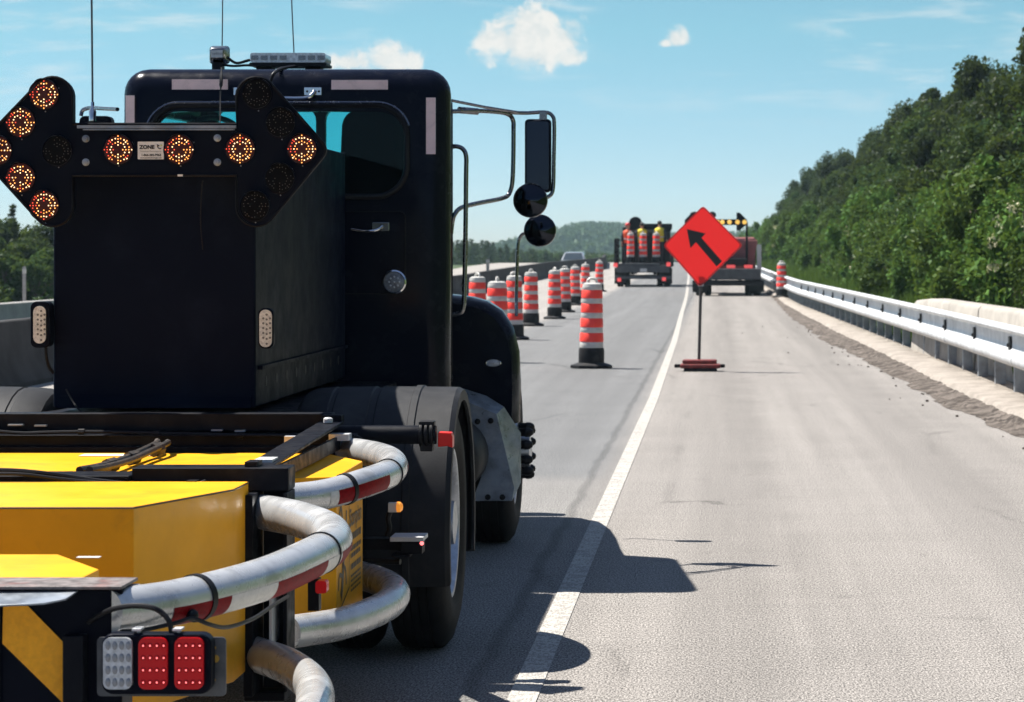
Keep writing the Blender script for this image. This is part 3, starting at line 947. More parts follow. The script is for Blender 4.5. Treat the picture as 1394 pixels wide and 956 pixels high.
# three rows of the bank, each tree as tall as the skyline of the photo allows at its place
for d, step in ((36, 3.0), ):
    pass
dd = 34.0
while dd < 260:
    gap = 1.5 + dd * 0.012
    for row, (off, frac, lo) in enumerate(((0.9, 0.58, 1.5), (2.4, 0.80, 2.2), (4.2, 0.99, 2.6), (6.8, 1.0, 2.6))):
        x = front_x(dd) + off + random.uniform(-0.5, 0.5)
        d = dd + random.uniform(-0.5, 0.5) * gap
        px = px_of(x, d)
        if px > 1475 or px < 1000: continue
        top = H + (VY - interp(px, SKYLINE)) / F * d
        ztop = hill_z(x, d) + (top - hill_z(x, d)) * frac * (random.uniform(0.70, 1.06) if row < 2 else random.uniform(0.76, 1.08))
        hh = ztop - hill_z(x, d)
        if hh < 1.2: continue
        if hh > 8.5: hh = 8.5
        protos = dark_protos if (row >= 2) else mid_protos
        if row == 1 and random.random() < 0.35: protos = dark_protos
        plant(protos, x, d, hh, 6.0 if protos is dark_protos else 5.0, wide=random.uniform(0.72, 1.05) * (1.25 if hh < 3.5 else 0.92))
    dd += gap * 1.3
dd = 30.0
while dd < 215:
    x = front_x(dd) + random.uniform(-0.15, 0.6)
    px = px_of(x, dd)
    if 1000 < px < 1470:
        plant(bush_protos if random.random() > 0.16 else [pale_bush], x, dd, random.uniform(1.2, 3.0) + (0.4 if dd > 70 else 0), 2.4, random.uniform(0.7, 1.1))
    dd += 1.0 + dd * 0.014

# tall grass along the verge: one uncountable mass
r = np.random.default_rng(5)
N = 26000
gd = 24 + (r.random(N) ** 0.75) * 150
fx = np.array([front_x(q) for q in gd]); kx = np.array([interp(q, KERB_OUT) for q in gd])
t_ = r.random(N)
gx = kx + 0.45 + t_ * (fx + 0.3 - kx - 0.45)
gh = (0.28 + 0.75 * t_) * r.uniform(0.5, 1.2, N)
base_z = np.array([max(gz(q), 0) for q in gd]) + 0.04 + np.maximum(0, gx - fx + 0.6) * 0.42
ang = r.uniform(0, np.pi, N); wd = 0.010 + 0.012 * r.random(N) + gd * 0.0001
lean = r.normal(0, 0.12, (N, 2))
ca, sa = np.cos(ang) * wd, np.sin(ang) * wd
v0 = np.stack([gx - ca, gd - sa, base_z], 1); v1 = np.stack([gx + ca, gd + sa, base_z], 1)
v2 = np.stack([gx + lean[:, 0], gd + lean[:, 1], base_z + gh], 1)
q = np.stack([v0, v1, v2], 1).reshape(-1, 3)
me = bpy.data.meshes.new('grass')
me.vertices.add(N * 3); me.vertices.foreach_set('co', q.astype(np.float32).ravel())
me.loops.add(N * 3); me.loops.foreach_set('vertex_index', np.arange(N * 3, dtype=np.int32))
me.polygons.add(N); me.polygons.foreach_set('loop_start', np.arange(0, N * 3, 3, dtype=np.int32)); me.polygons.foreach_set('loop_total', np.full(N, 3, dtype=np.int32))
me.materials.append(M['grassblade']); me.update(calc_edges=True)
go = bpy.data.objects.new('grass', me); C.objects.link(go)
tag(go, 'tall rough grass growing along the foot of the wooded bank', 'grass', kind='stuff')

# trees on the left, beyond the barriers
G_LEFT = 'conifers beyond the left barrier'
con_protos = [make_conifer('spruce_tree', 'dark pointed spruce in the tree line beyond the barrier', G_LEFT, 6.0, 1.5 + .25 * i, 71 + i) for i in range(3)]
lb_protos = [make_tree('broadleaf_tree', 'rounded green tree beyond the barrier at the left edge', 'green trees beyond the left barrier', 5.0, 1.7, M['leaf_mid'], 0.11, 46, 150, 91 + i, 0.05) for i in range(2)]
used_l = set()
def plant_left(protos, px, ytop, d, base_h, zb, wide=1.0):
    p = protos[random.randrange(len(protos))]
    top = P(px, ytop, d)
    hh = top.z - zb
    s = hh / base_h
    loc = (top.x, d, zb)
    rz = random.uniform(0, 6.28)
    if p.name not in used_l:
        used_l.add(p.name); p.location = loc; p.rotation_euler = (0, 0, rz); p.scale = (s * wide, s * wide, s); return p
    return copy_tree(p, loc, rz, (s * wide, s * wide, s))
for px, yt, d, k in ((18, 276, 118, 'c'), (4, 300, 112, 'b'), (40, 322, 108, 'b'), (62, 306, 110, 'b'), (82, 318, 112, 'b'), (-25, 290, 115, 'c'), (30, 330, 98, 'b'), (70, 340, 97, 'b'), (-12, 325, 98, 'b'), (-50, 310, 110, 'b'), (105, 330, 118, 'b'), (50, 345, 90, 'b'), (8, 340, 91, 'b')):
    plant_left(con_protos if k == 'c' else lb_protos, px, yt + 2, d, 6.0 if k == 'c' else 5.0, -1.4, 1.0 if k == 'c' else 1.05)
random.seed(5)
for i in range(46):
    px = 560 + i * 4.6 + random.uniform(-3, 3)
    yt = interp(px, [(560, 322), (625, 327), (640, 326), (668, 330), (700, 338), (740, 341), (790, 352)]) + random.uniform(-3, 6)
    d = random.uniform(300, 380)
    plant_left(con_protos, px, yt, d, 6.0, -5.0, random.uniform(0.8, 1.3))
for i in range(14):
    px = 700 + i * 10 + random.uniform(-3, 3)
    plant_left(lb_protos, px, 345 + random.uniform(-2, 6), random.uniform(330, 400), 5.0, -5.0, 1.3)

# far wooded hills: terrain plus one canopy mass on each
def hill(name, ridge, d, depth, seed, zb=-9, tree=9.0, n=900):
    mb = MB()
    xs = np.linspace(ridge[0][0], ridge[-1][0], 60)
    rings = []
    for j, t in enumerate((0, 0.25, 0.5, 0.75, 1.0, 1.3)):
        ring = []
        for px in xs:
            top = H + (VY - interp(px, ridge)) / F * d - tree * 0.75
            z = zb + (top - zb) * math.sin(min(t, 1) * math.pi / 2) if t <= 1 else zb + (top - zb) * 0.8
            ring.append(((px - VX) * d / F, d + depth * (t - 1), z))
        rings.append(ring)
    mb.loft(rings, caps=False, closed=False)
    mb.build('hills', M['farland'], kind='structure', sharp=80)
    r_ = random.Random(seed)
    cs, rs = [], []
    for i in range(n):
        px = r_.uniform(ridge[0][0], ridge[-1][0]); t = r_.random() ** 0.6
        top = H + (VY - interp(px, ridge)) / F * d - tree * 0.75
        z = zb + (top - zb) * math.sin(t * math.pi / 2)
        hh = tree * r_.uniform(0.6, 1.0)
        x, y = (px - VX) * d / F, d + depth * (t - 1)
        for k in range(3):
            cs.append((x + r_.uniform(-.2, .2) * tree, y, z + hh * (0.3 + 0.22 * k))); rs.append(tree * (0.30 - 0.06 * k))
    me = leaves_mesh(name, cs, rs, 34, tree * 0.085, M['far_leaf'], seed)
    o = bpy.data.objects.new(name, me); C.objects.link(o)
    return o
h1 = hill('far_forest', [(640, 345), (700, 335), (740, 326), (770, 312), (800, 306), (830, 305), (860, 308), (900, 314), (950, 322), (1000, 318), (1040, 316), (1120, 314), (1200, 320)], 1300, 500, 3, n=1500)
tag(h1, 'hazy wooded hill on the horizon beyond the loaded truck', 'woods', kind='stuff')
h2 = hill('far_forest', [(-500, 320), (-300, 330), (0, 326), (300, 330), (560, 330), (700, 342), (760, 346), (850, 350)], 700, 150, 4, zb=-9, tree=8, n=900)
tag(h2, 'lower dark belt of woods behind the spruces on the left', 'woods', kind='stuff')

# ------------------------------------------------------------------ haze
mb = MB(); mb.box(-1900, 1900, -70, 2500, -10.5, 60)
hz = mb.build('haze', [])
hm = bpy.data.materials.new('thin_air'); hm.use_nodes = True
ht = NT(hm.node_tree); ht.n.clear()
hv = ht.node('ShaderNodeVolumePrincipled')
hv.inputs['Color'].default_value = (0.62, 0.88, 1.0, 1)
hv.inputs['Density'].default_value = 0.00020
hv.inputs['Anisotropy'].default_value = 0.0
ho = ht.node('ShaderNodeOutputMaterial'); ht.l.new(hv.outputs[0], ho.inputs['Volume'])
hz.data.materials.append(hm)
hz['kind'] = 'stuff'; hz['label'] = 'thin blue air over the far hills'; hz['category'] = 'haze'
# ------------------------------------------------------------------ traffic drums
G_DR = 'orange and white traffic drums'
def make_drum():
    t = thing('traffic_drum', '', 'traffic drum', (0, 0, 0), G_DR)
    mb = MB()
    prof = []
    zs = [0.30, 0.375, 0.375, 0.48, 0.48, 0.555, 0.555, 0.66, 0.66, 0.735, 0.735, 0.84, 0.84, 0.915, 0.915, 1.02, 1.02, 1.10, 1.14, 1.155]
    bands = [(0.27, 0.375, 1), (0.375, 0.505, 0), (0.505, 0.585, 1), (0.585, 0.715, 0), (0.715, 0.795, 1), (0.795, 0.925, 0), (0.925, 1.0, 1), (1.0, 1.12, 0), (1.12, 1.18, 1)]
    for k, (a, b, m) in enumerate(bands):
        r0 = 0.172 - 0.028 * (a - 0.27) / 0.9; r1 = 0.172 - 0.028 * (b - 0.27) / 0.9
        lip = 0.004 if m == 0 else 0.0
        mb.lathe([(r0 - 0.004, a), (r0 + lip, a + 0.008), (r1 + lip, b - 0.008), (r1 - 0.004, b)], n=24, mi=m, caps=False)
    mb.lathe([(0.140, 1.18), (0.135, 1.205), (0.10, 1.222), (0.02, 1.228), (0.001, 1.228)], n=24, mi=1, caps=False)
    mb.build('body', [M['drum_orange'], M['drum_white']], t, sharp=45)
    mb = MB()
    path = [(-0.07, 0, 1.222), (-0.06, 0, 1.262), (-0.03, 0, 1.28), (0.03, 0, 1.28), (0.06, 0, 1.262), (0.07, 0, 1.222)]
    mb.tube(path, 0.020, 6)
    mb.build('handle', M['drum_white'], t)
    mb = MB()
    mb.lathe([(0.17, 0.0), (0.185, 0.06), (0.186, 0.24), (0.176, 0.29), (0.15, 0.295), (0.02, 0.295)], n=24)
    mb.lathe([(0.300, 0.0), (0.305, 0.015), (0.300, 0.04), (0.20, 0.075), (0.10, 0.078)], n=8)
    mb.build('rubber_base', M['drum_black'], t, sharp=40)
    return t
drum0 = make_drum()
DR = [
 (805, 38.0, 'nearest orange striped drum, standing alone on the road left of the white line', 0.2, 1.0),
 (723, 60.0, 'orange striped drum right of the mirror pole, its full black base showing', 1.1, 1.0),
 (755, 66.5, 'orange striped drum with a dark red base, front one of the overlapping pair', 2.0, 1.0),
 (769, 74.0, 'orange striped drum half hidden behind the one with the dark red base', 2.9, 1.0),
 (783, 84.0, 'orange striped drum with a pale sunlit side, behind the lone drum to its left', 0.7, 1.0),
 (797, 95.0, 'orange striped drum peeking out just above the nearest lone drum', 1.8, 1.0),
 (816, 107.0, 'farthest orange striped drum of the row, closest to the loaded truck', 2.5, 1.0),
 (700, 50.5, 'orange striped drum behind the thin mirror pole of the truck hood', 0.4, 1.0),
 (677, 40.0, 'wide looking orange striped drum rising right behind the truck hood', 1.5, 1.0),
 (650, 48.0, 'orange striped drum behind the grab rail of the cab, farthest left', 2.2, 1.0),
]
for i, (px, d, lab, rz, s) in enumerate(DR):
    loc = ((px - VX) * d / F, d, gz(d) + 0.004)
    tl = (random.uniform(-.025, .025), random.uniform(-.025, .025))
    if i == 0:
        drum0.location = loc; drum0.rotation_euler = (0, 0.01, rz); drum0['label'] = lab
    else:
        copy_tree(drum0, loc, rz, None, lab, (0, 0) if i != 6 else (0, 0.0))
# worn drum at the end of the rail
wd_ = copy_tree(drum0, ((1064 - VX) * 92 / F, 92, gz(92) + 0.1), 0.3, (1.05, 1.05, 0.98), 'red and white drum standing alone at the far end of the guard rail')

# ------------------------------------------------------------------ road sign
SD = 37.0
def S(px, py, d=SD): return P(px, py, d)
sg = thing('road_sign', 'orange diamond work zone sign with a black arrow pointing up left, on a low stand', 'road sign', (S(952, 505).x, SD, 0))
def qpoly(pts, y0, y1, m, name, parent, bevel=0.0):
    mb = MB(); mb.prism([(S(a, b).x, S(a, b).z) for a, b in pts], y0, y1); return mb.build(name, m, parent, bevel=bevel)
mb = MB()
dia = [(957, 280), (1011, 334), (953, 391), (903, 334)]
def rounded_poly(pts, r, n=4):
    out = []
    m_ = len(pts)
    for i in range(m_):
        p = Vector(pts[i]); a = (Vector(pts[i - 1]) - p).normalized(); b = (Vector(pts[(i + 1) % m_]) - p).normalized()
        s, e = p + a * r, p + b * r
        for k in range(n + 1):
            t = k / n
            out.append(tuple(((1 - t) ** 2) * s + 2 * t * (1 - t) * p + t * t * e))
    return out
mb = MB(); pts_ = [S(a, b) for a, b in rounded_poly(dia, 5)]
mb.add(pts_, [tuple(range(len(pts_)))])
pn = mb.build('panel', M['sign_orange'], sg)
# black border line just inside the edge
def ring_poly(pts, k0, k1, y, m, name, parent):
    c = Vector((sum(p[0] for p in pts) / len(pts), sum(p[1] for p in pts) / len(pts)))
    a = [c + (Vector(p) - c) * k0 for p in pts]; b = [c + (Vector(p) - c) * k1 for p in pts]
    mb = MB()
    mb.loft([[S(p[0], p[1], y) for p in a] + [], [S(p[0], p[1], y) for p in b]], caps=False)
    return mb.build(name, m, parent)
ring_poly(rounded_poly(dia, 5), 0.985, 0.962, SD - 0.0065, M['sign_black'], 'border', pn)
qpoly([(935, 312), (960.6, 318), (955, 324), (983, 356), (975.6, 363), (947.5, 330), (940, 338)], SD - 0.0075, SD - 0.0055, M['sign_black'], 'arrow', pn)
mb = MB()
mb.box(S(950, 0).x, S(958, 0).x, SD + 0.008, SD + 0.026, S(0, 390).z, S(0, 374).z)
mb.build('brace', M['sign_back'], pn)
mb = MB()
mb.tube([S(954.5, 375, SD + 0.03), S(953, 430, SD + 0.03), S(951.5, 492, SD + 0.02)], 0.022, 10)
mb.build('pole', M['rust_pole'], sg)
mb = MB()
xa, xb = S(926, 0).x, S(981, 0).x
mb.box(xa, xb, SD - 0.16, SD + 0.16, 0.045, 0.105)
mb.box(xa + 0.03, xb - 0.05, SD - 0.13, SD + 0.13, 0.11, 0.165)
mb.build('ballast', M['base_red'], sg, bevel=0.02)
mb = MB()
mb.box(S(918, 0).x, S(987, 0).x, SD - 0.04, SD + 0.04, 0.05, 0.10)
for yy in (-0.14, 0.14):
    mb.box(xa + 0.05, xb - 0.05, SD + yy - 0.03, SD + yy + 0.03, 0.0, 0.045)
mb.build('base', M['drum_black'], sg, bevel=0.012)

# ------------------------------------------------------------------ people (on the deck of the loaded truck)
def person(label, loc, pose, vest, hat=None, face=math.pi / 2, lean=0.0, hgt=1.76):
    t = thing('person', label, 'person', (0, 0, 0))
    k = hgt / 1.76
    ve = {}
    verts, edges, rad = [], [], []
    def V(n, x, y, z, r):
        ve[n] = len(verts); verts.append((x * k, (y + lean * max(0, z - 0.95)) * k, z * k)); rad.append(r * k)
    def E(a, b): edges.append((ve[a], ve[b]))
    V('pel', 0, 0, 0.96, 0.135); V('wai', 0, 0, 1.12, 0.125); V('che', 0, 0, 1.32, 0.145); V('nec', 0, 0, 1.49, 0.06); V('hd0', 0, -.01, 1.58, 0.078); V('hd1', 0, 0.0, 1.68, 0.088); V('hd2', 0, 0, 1.745, 0.055)
    for a, b in (('pel', 'wai'), ('wai', 'che'), ('che', 'nec'), ('nec', 'hd0'), ('hd0', 'hd1'), ('hd1', 'hd2')): E(a, b)
    for s, q in ((-1, 'l'), (1, 'r')):
        V('hip' + q, s * .10, 0, 0.90, 0.10); V('kne' + q, s * .11, -.02, 0.50, 0.065); V('ank' + q, s * .12, 0.02, 0.09, 0.045); V('toe' + q, s * .13, -.16, 0.045, 0.04)
        E('pel', 'hip' + q); E('hip' + q, 'kne' + q); E('kne' + q, 'ank' + q); E('ank' + q, 'toe' + q)
        el, ha = pose[q]
        V('sho' + q, s * .19, 0, 1.42, 0.065); V('elb' + q, s * el[0], el[1], el[2], 0.045); V('wri' + q, s * ha[0], ha[1], ha[2], 0.032)
        E('che', 'sho' + q); E('sho' + q, 'elb' + q); E('elb' + q, 'wri' + q)
        dv = Vector((s * (ha[0] - el[0]), ha[1] - el[1], ha[2] - el[2])).normalized()
        p = Vector((s * ha[0], ha[1], ha[2])) + dv * 0.07
        V('pal' + q, p.x, p.y, p.z, 0.03); E('wri' + q, 'pal' + q)
        side = dv.cross(Vector((0, 1, 0.2))).normalized()
        for fi in range(4):
            o_ = p + side * (fi - 1.5) * 0.022
            e_ = o_ + dv * (0.075, 0.085, 0.08, 0.06)[fi] + Vector((0, -0.015, -0.01))
            V('f%d%s' % (fi, q), *e_, 0.009); E('pal' + q, 'f%d%s' % (fi, q))
        e_ = p + side * -0.06 + dv * 0.02
        V('th' + q, *e_, 0.010); E('pal' + q, 'th' + q)
    me = bpy.data.meshes.new('person_body'); me.from_pydata(verts, edges, [])
    ob = bpy.data.objects.new('body', me); C.objects.link(ob)
    sk = ob.modifiers.new('skin', 'SKIN'); sk.use_smooth_shade = True
    for i, rr in enumerate(rad):
        me.skin_vertices[0].data[i].radius = (rr, rr * (0.78 if i in (0, 1, 2) else 1))
        me.skin_vertices[0].data[i].use_root = (i == 0)
    ss = ob.modifiers.new('sub', 'SUBSURF'); ss.levels = 1; ss.render_levels = 1
    dg = bpy.context.evaluated_depsgraph_get(); dg.update()
    m2 = bpy.data.meshes.new_from_object(ob.evaluated_get(dg)); ob.modifiers.clear(); ob.data = m2
    m2.materials.clear(); m2.materials.append(M['work_cloth']); m2.materials.append(M['skin'])
    for pl in m2.polygons:
        z = pl.center.z / k
        pl.material_index = 1 if z > 1.47 or (abs(pl.center.x) / k > 0.2 and z < 1.0 and z > 0.7) else 0
        pl.use_smooth = True
    ob.parent = t
    hy = lean * (1.63 - 0.95) * k
    mb = MB()
    mb.sphere((-.032 * k, hy - .082 * k, 1.645 * k), .012 * k, 4); mb.sphere((.032 * k, hy - .082 * k, 1.645 * k), .012 * k, 4)
    mb.build('eyes', M['hair'], t)
    mb = MB(); mb.loft([[(-.008 * k, hy - .08 * k, 1.65 * k), (.008 * k, hy - .08 * k, 1.65 * k), (0, hy - .086 * k, 1.652 * k)], [(-.017 * k, hy - .085 * k, 1.60 * k), (.017 * k, hy - .085 * k, 1.60 * k), (0, hy - .112 * k, 1.605 * k)]])
    for s in (-1, 1): mb.sphere((s * .088 * k, hy + .005, 1.63 * k), .022 * k, 5, 0, (.4, 1, 1.4))
    mb.build('face_features', M['skin'], t)
    # vest
    mb = MB(); rings = []
    for z, rx, ry in ((0.92, .172, .135), (1.05, .172, .135), (1.20, .185, .145), (1.34, .205, .150), (1.43, .215, .130), (1.485, .12, .095), (1.50, .07, .07)):
        rings.append([(rx * math.cos(a) * k, (ry * math.sin(a) + lean * max(0, z - .95)) * k, z * k) for a in [2 * math.pi * i / 20 for i in range(20)]])
    mb.loft(rings, caps=False)
    vo = mb.build('safety_vest', vest, t, sharp=70)
    mb = MB(); rings = []
    for z in (1.08, 1.13):
        rings.append([(.181 * math.cos(a) * k, (.143 * math.sin(a) + lean * max(0, z - .95)) * k, z * k) for a in [2 * math.pi * i / 20 for i in range(20)]])
    mb.loft(rings, caps=False); mb.build('reflective_band', M['silver_band'], vo, sharp=70)
    if hat:
        mb = MB()
        mb.lathe([(0.125, 1.70), (0.128, 1.708), (0.108, 1.712), (0.106, 1.74), (0.092, 1.785), (0.06, 1.815), (0.001, 1.825)], (0, 0, 0), n=18, caps=False)
        mb.v = [(x * k, y * k * 1.15 + hy, z * k) for x, y, z in mb.v]
        mb.build('hard_hat', hat, t, sharp=40)
    else:
        mb = MB(); mb.sphere((0, hy + .012 * k, 1.69 * k), .098 * k, 8, 0, (.95, 1.05, .95)); 
        mb.v = [v if v[2] > 1.655 * k else (v[0] * .96, max(v[1], hy - .02), v[2]) for v in mb.v]
        mb.build('hair', M['hair'], t)
    t.location = loc; t.rotation_euler = (0, 0, face)
    return t

# ------------------------------------------------------------------ wheels
def wheel(parent, cx, cy, cz, r, wdt, face=1, name='wheel', tyre_m='rubber', lugs=0, spike=False, rimr=0.58, flat=False):
    """axle along X; face=+1 outer side looks to +X"""
    w0 = MB()
    x0 = -face * wdt   # inner side relative to outer face plane
    def xx(v): return cx + face * v
    prof = [(r * rimr, -0.03), (r * 0.66, -0.004), (r * 0.80, 0.0), (r * 0.93, -0.02), (r * 0.985, -0.045), (r, -0.06)]
    tread = []
    nG = 4
    for g in range(nG):
        a = -0.06 - (wdt - 0.12) * (g + 0.42) / nG; b = -0.06 - (wdt - 0.12) * (g + 0.58) / nG
        tread += [(r, a), (r * 0.975, a - 0.002), (r * 0.975, b + 0.002), (r, b)]
    prof2 = [(r, -wdt + 0.06), (r * 0.985, -wdt + 0.045), (r * 0.93, -wdt + 0.02), (r * 0.80, -wdt), (r * rimr, -wdt + 0.03)]
    w0.lathe([(q, face * h) for q, h in prof + tread + prof2], (cx, cy, cz), 'X', 48, 0, caps=False)
    hub = w0.build(name, M[tyre_m], parent, sharp=50)
    mb = MB()
    rr = r * rimr
    dish = 0.10 if not spike else 0.02
    p = [(rr + 0.012, -0.035), (rr + 0.012, -0.02), (rr - 0.005, -0.022), (rr - 0.02, -0.05), (rr - 0.035, -dish - 0.02), (rr * 0.62, -dish - 0.03), (rr * 0.55, -dish + 0.02), (rr * 0.33, -dish + 0.03), (rr * 0.30, -dish + 0.09), (0.02, -dish + 0.10), (0.001, -dish + 0.10)]
    mb.lathe([(q, face * h) for q, h in p], (cx, cy, cz), 'X', 40, 0, caps=False)
    mb.build('rim', M['rim'], hub, sharp=40)
    if lugs:
        for i in range(lugs):
            a = 2 * math.pi * (i + 0.5) / lugs
            c = (cx + face * (-dish + 0.02), cy + rr * 0.45 * math.cos(a), cz + rr * 0.45 * math.sin(a))
            mb = MB()
            if spike:
                mb.lathe([(0.024, 0), (0.024, face * 0.045), (0.028, face * 0.05), (0.026, face * 0.075), (0.014, face * 0.092), (0.001, face * 0.096)], c, 'X', 10, 0, caps=False)
            else:
                mb.lathe([(0.018, 0), (0.018, face * 0.035), (0.001, face * 0.04)], c, 'X', 8, 0, caps=False)
            mb.build('lug_nut', M['cable'] if spike else M['rim'], hub)
    return hub

# ------------------------------------------------------------------ THE CRASH TRUCK
TX = -2.24
truck = thing('road_work_truck', 'big black road work truck seen from behind, carrying a flashing arrow board', 'truck', (TX, 12.5, 0))
# chassis
mb = MB()
for sx in (-0.42, 0.34):
    mb.box(TX + sx, TX + sx + 0.08, 10.45, 16.6, 0.62, 0.88)
for yy in (10.9, 11.6, 12.8, 14.0):
    mb.box(TX - 0.34, TX + 0.34, yy, yy + 0.08, 0.66, 0.84)
mb.tube([(TX - 0.95, 11.1, 0.52), (TX + 0.95, 11.1, 0.52)], 0.075, 12)
mb.sphere((TX, 11.1, 0.52), 0.2, 8)
mb.tube([(TX - 0.95, 15.15, 0.52), (TX + 0.95, 15.15, 0.52)], 0.06, 10)
mb.build('chassis', M['steelblk'], truck, bevel=0.006)
# deck plate under the box
mb = MB(); mb.box(TX - 0.62, TX + 0.62, 10.5, 13.4, 0.885, 1.0); mb.build('deck', M['steelblk'], truck, bevel=0.008)

# cab ---------------------------------------------------------------
CB, CF = 13.5, 15.0
cx0, cx1, ctop = P(160, 0, CB).x, P(614, 0, CB).x, P(0, 92, CB).z
cab = bm_obj(rounded_box(cx0, cx1, CB, CF, 0.78, ctop, 0.13, 6), 'cab', M['paint'], truck)
def cutter(poly, a, b, axis):
    mb = MB(); mb.prism(poly, a, b, axis); o = mb.build('cutter', M['paint'], truck); return o
wz0, wz1 = P(0, 264, CB).z, P(0, 152, CB).z
wx0, wx1 = P(208, 0, CB).x, P(550, 0, CB).x
inner = bm_obj(rounded_box(cx0 + .06, cx1 - .06, CB + .06, CF - .06, 0.86, ctop - .07, 0.08, 4), 'cutter', M['paint'], truck)
boolean_cut(cab, [inner,
    cutter(rrect(wx0, wx1, wz0, wz1, 0.13, 7), CB - 0.2, CB + 0.3, 'Y'),
    cutter(rrect(cx0 + .12, TX - .03, 1.80, 2.46, 0.06, 4), CF - 0.3, CF + 0.2, 'Y'),
    cutter(rrect(TX + .03, cx1 - .10, 1.80, 2.46, 0.06, 4), CF - 0.3, CF + 0.2, 'Y'),
    cutter(rrect(CB + .42, CF - .22, 1.80, 2.38, 0.06, 4), cx1 - 0.3, cx1 + 0.2, 'X'),
    cutter(rrect(CB + .42, CF - .22, 1.80, 2.38, 0.06, 4), cx0 - 0.2, cx0 + 0.3, 'X')])
def taper(o):
    og = ORIG.get(o.name, Vector((0, 0, 0)))
    for v in o.data.vertices:
        k = 1 - 0.165 * max(0, min(1, (v.co.y + og.y - CB) / (CF - CB)))
        v.co.x = TX + (v.co.x + og.x - TX) * k - og.x
    o.data.update()
taper(cab)
def pane(name, poly, t, axis, m, parent):
    mb = MB(); mb.prism(poly, t - .002, t + .002, axis); o = mb.build(name, m, parent); taper(o); return o
pane('rear_window', rrect(wx0 - .01, wx1 + .01, wz0 - .01, wz1 + .01, 0.13, 7), CB + 0.03, 'Y', M['glass'], cab)
pane('windshield', rrect(cx0 + .10, cx1 - .08, 1.78, 2.48, 0.06, 4), CF - 0.03, 'Y', M['glass'], cab)
pane('door_window', rrect(CB + .41, CF - .21, 1.79, 2.39, 0.06, 4), cx1 - .03, 'X', M['glass'], cab)
pane('door_window', rrect(CB + .41, CF - .21, 1.79, 2.39, 0.06, 4), cx0 + .03, 'X', M['glass'], cab)
# gasket with a bright upper lip
gz1 = P(0, 143, CB).z
mb = MB(); mb.tube([(x, CB - 0.004, z) for x, z in rrect(wx0 - .015, wx1 + .015, wz0 - .015, gz1, 0.16, 10)], 0.016, 8, closed=True)
mb.build('window_gasket', M['cable'], cab)
mb = MB(); mb.tube([(x, CB - 0.012, z) for x, z in rrect(wx0 - .035, wx1 + .035, wz0 - .035, gz1 + 0.012, 0.17, 10)[2:20]], 0.0085, 8)
mb.build('window_trim', M['darkchrome'], cab)
# door outline, hinge, handle on the right side
mb = MB()
mb.tube([(cx1 + .001, y, z) for y, z in rrect(CB + .36, CF - .14, 0.98, 2.44, 0.07, 5)], 0.007, 5, closed=True)
taper(mb.build('door_seam', M['cable'], cab))
# reflective strips
def strip_part(px0, py0, px1, py1, tilt=0):
    a, b = P(px0, py0, CB - .004), P(px1, py1, CB - .004)
    mb = MB(); mb.box(a.x, b.x, CB - .004, CB - .0005, b.z, a.z)
    mb.build('reflective_strip', M['tape_pink'], cab)
strip_part(234, 108, 310, 122); strip_part(451, 109, 528, 122); strip_part(171, 130, 183, 180); strip_part(580, 133, 593, 210)
# grab handle on the roof edge above the window (horizontal bar with bright brackets)
mb = MB()
mb.tube(catmull([P(330, 132, CB - .05), P(400, 134, CB - .05), P(421, 132, CB - .05), P(428, 124, CB - .02)], 5), 0.011, 8)
for px in (330, 426):
    a, b = P(px - 12, 119, CB - .006), P(px + 12, 130, CB)
    mb.box(a.x, b.x, CB - .008, CB - .001, b.z, a.z)
mb.build('grab_bar', M['chrome'], cab, bevel=0.002)
mb = MB()
for px in (330, 426):
    for q in (-8, 8):
        p_ = P(px + q, 124.5, CB - .010); mb.lathe([(0.006, -.004), (0.004, -.008), (0.0005, -.009)], (p_.x, CB - .006, p_.z), 'Y', 8)
mb.build('bracket_screw', M['cable'], cab)
# lower rear hatch handle
mb = MB()
mb.tube(catmull([P(478, 312, CB - .03), P(500, 315, CB - .045), P(513, 313, CB - .04), P(520, 308, CB - .015)], 5), [0.006] * 5 + [0.009] * 11, 8)
a, b = P(507, 303, CB), P(530, 315, CB)
mb.box(a.x, b.x, CB - .008, CB - .001, b.z, a.z)
mb.build('hatch_handle', M['chrome'], cab, bevel=0.002)
mb = MB()
mb.tube([(x, CB - .002, z) for x, z in rrect(P(465, 0, CB).x, P(552, 0, CB).x, P(0, 400, CB).z, P(0, 288, CB).z, 0.03, 4)], 0.0035, 5, closed=True)
mb.build('hatch_seam', M['cable'], cab)
# round rear lamp
p_ = P(537, 384, CB)
mb = MB(); mb.lathe([(0.062, 0.001), (0.062, -.012), (0.054, -.016), (0.050, -.008)], (p_.x, CB, p_.z), 'Y', 28, 0, caps=False)
mb.lathe([(0.050, -.008), (0.030, -.013), (0.001, -.015)], (p_.x, CB, p_.z), 'Y', 28, 1, caps=False)
for k in range(9):
    a = 2 * math.pi * k / 8
    q = (p_.x + (0.026 * math.cos(a) if k < 8 else 0), CB - .016, p_.z + (0.026 * math.sin(a) if k < 8 else 0))
    mb.sphere(q, 0.006, 4, 2)
mb.build('reverse_lamp', [M['chrome'], mat('dull_lamp_lens', (0.20, 0.21, 0.23), 0.25, coat=0.3, var=0.3, vscale=60), M['lens_clear']], cab)
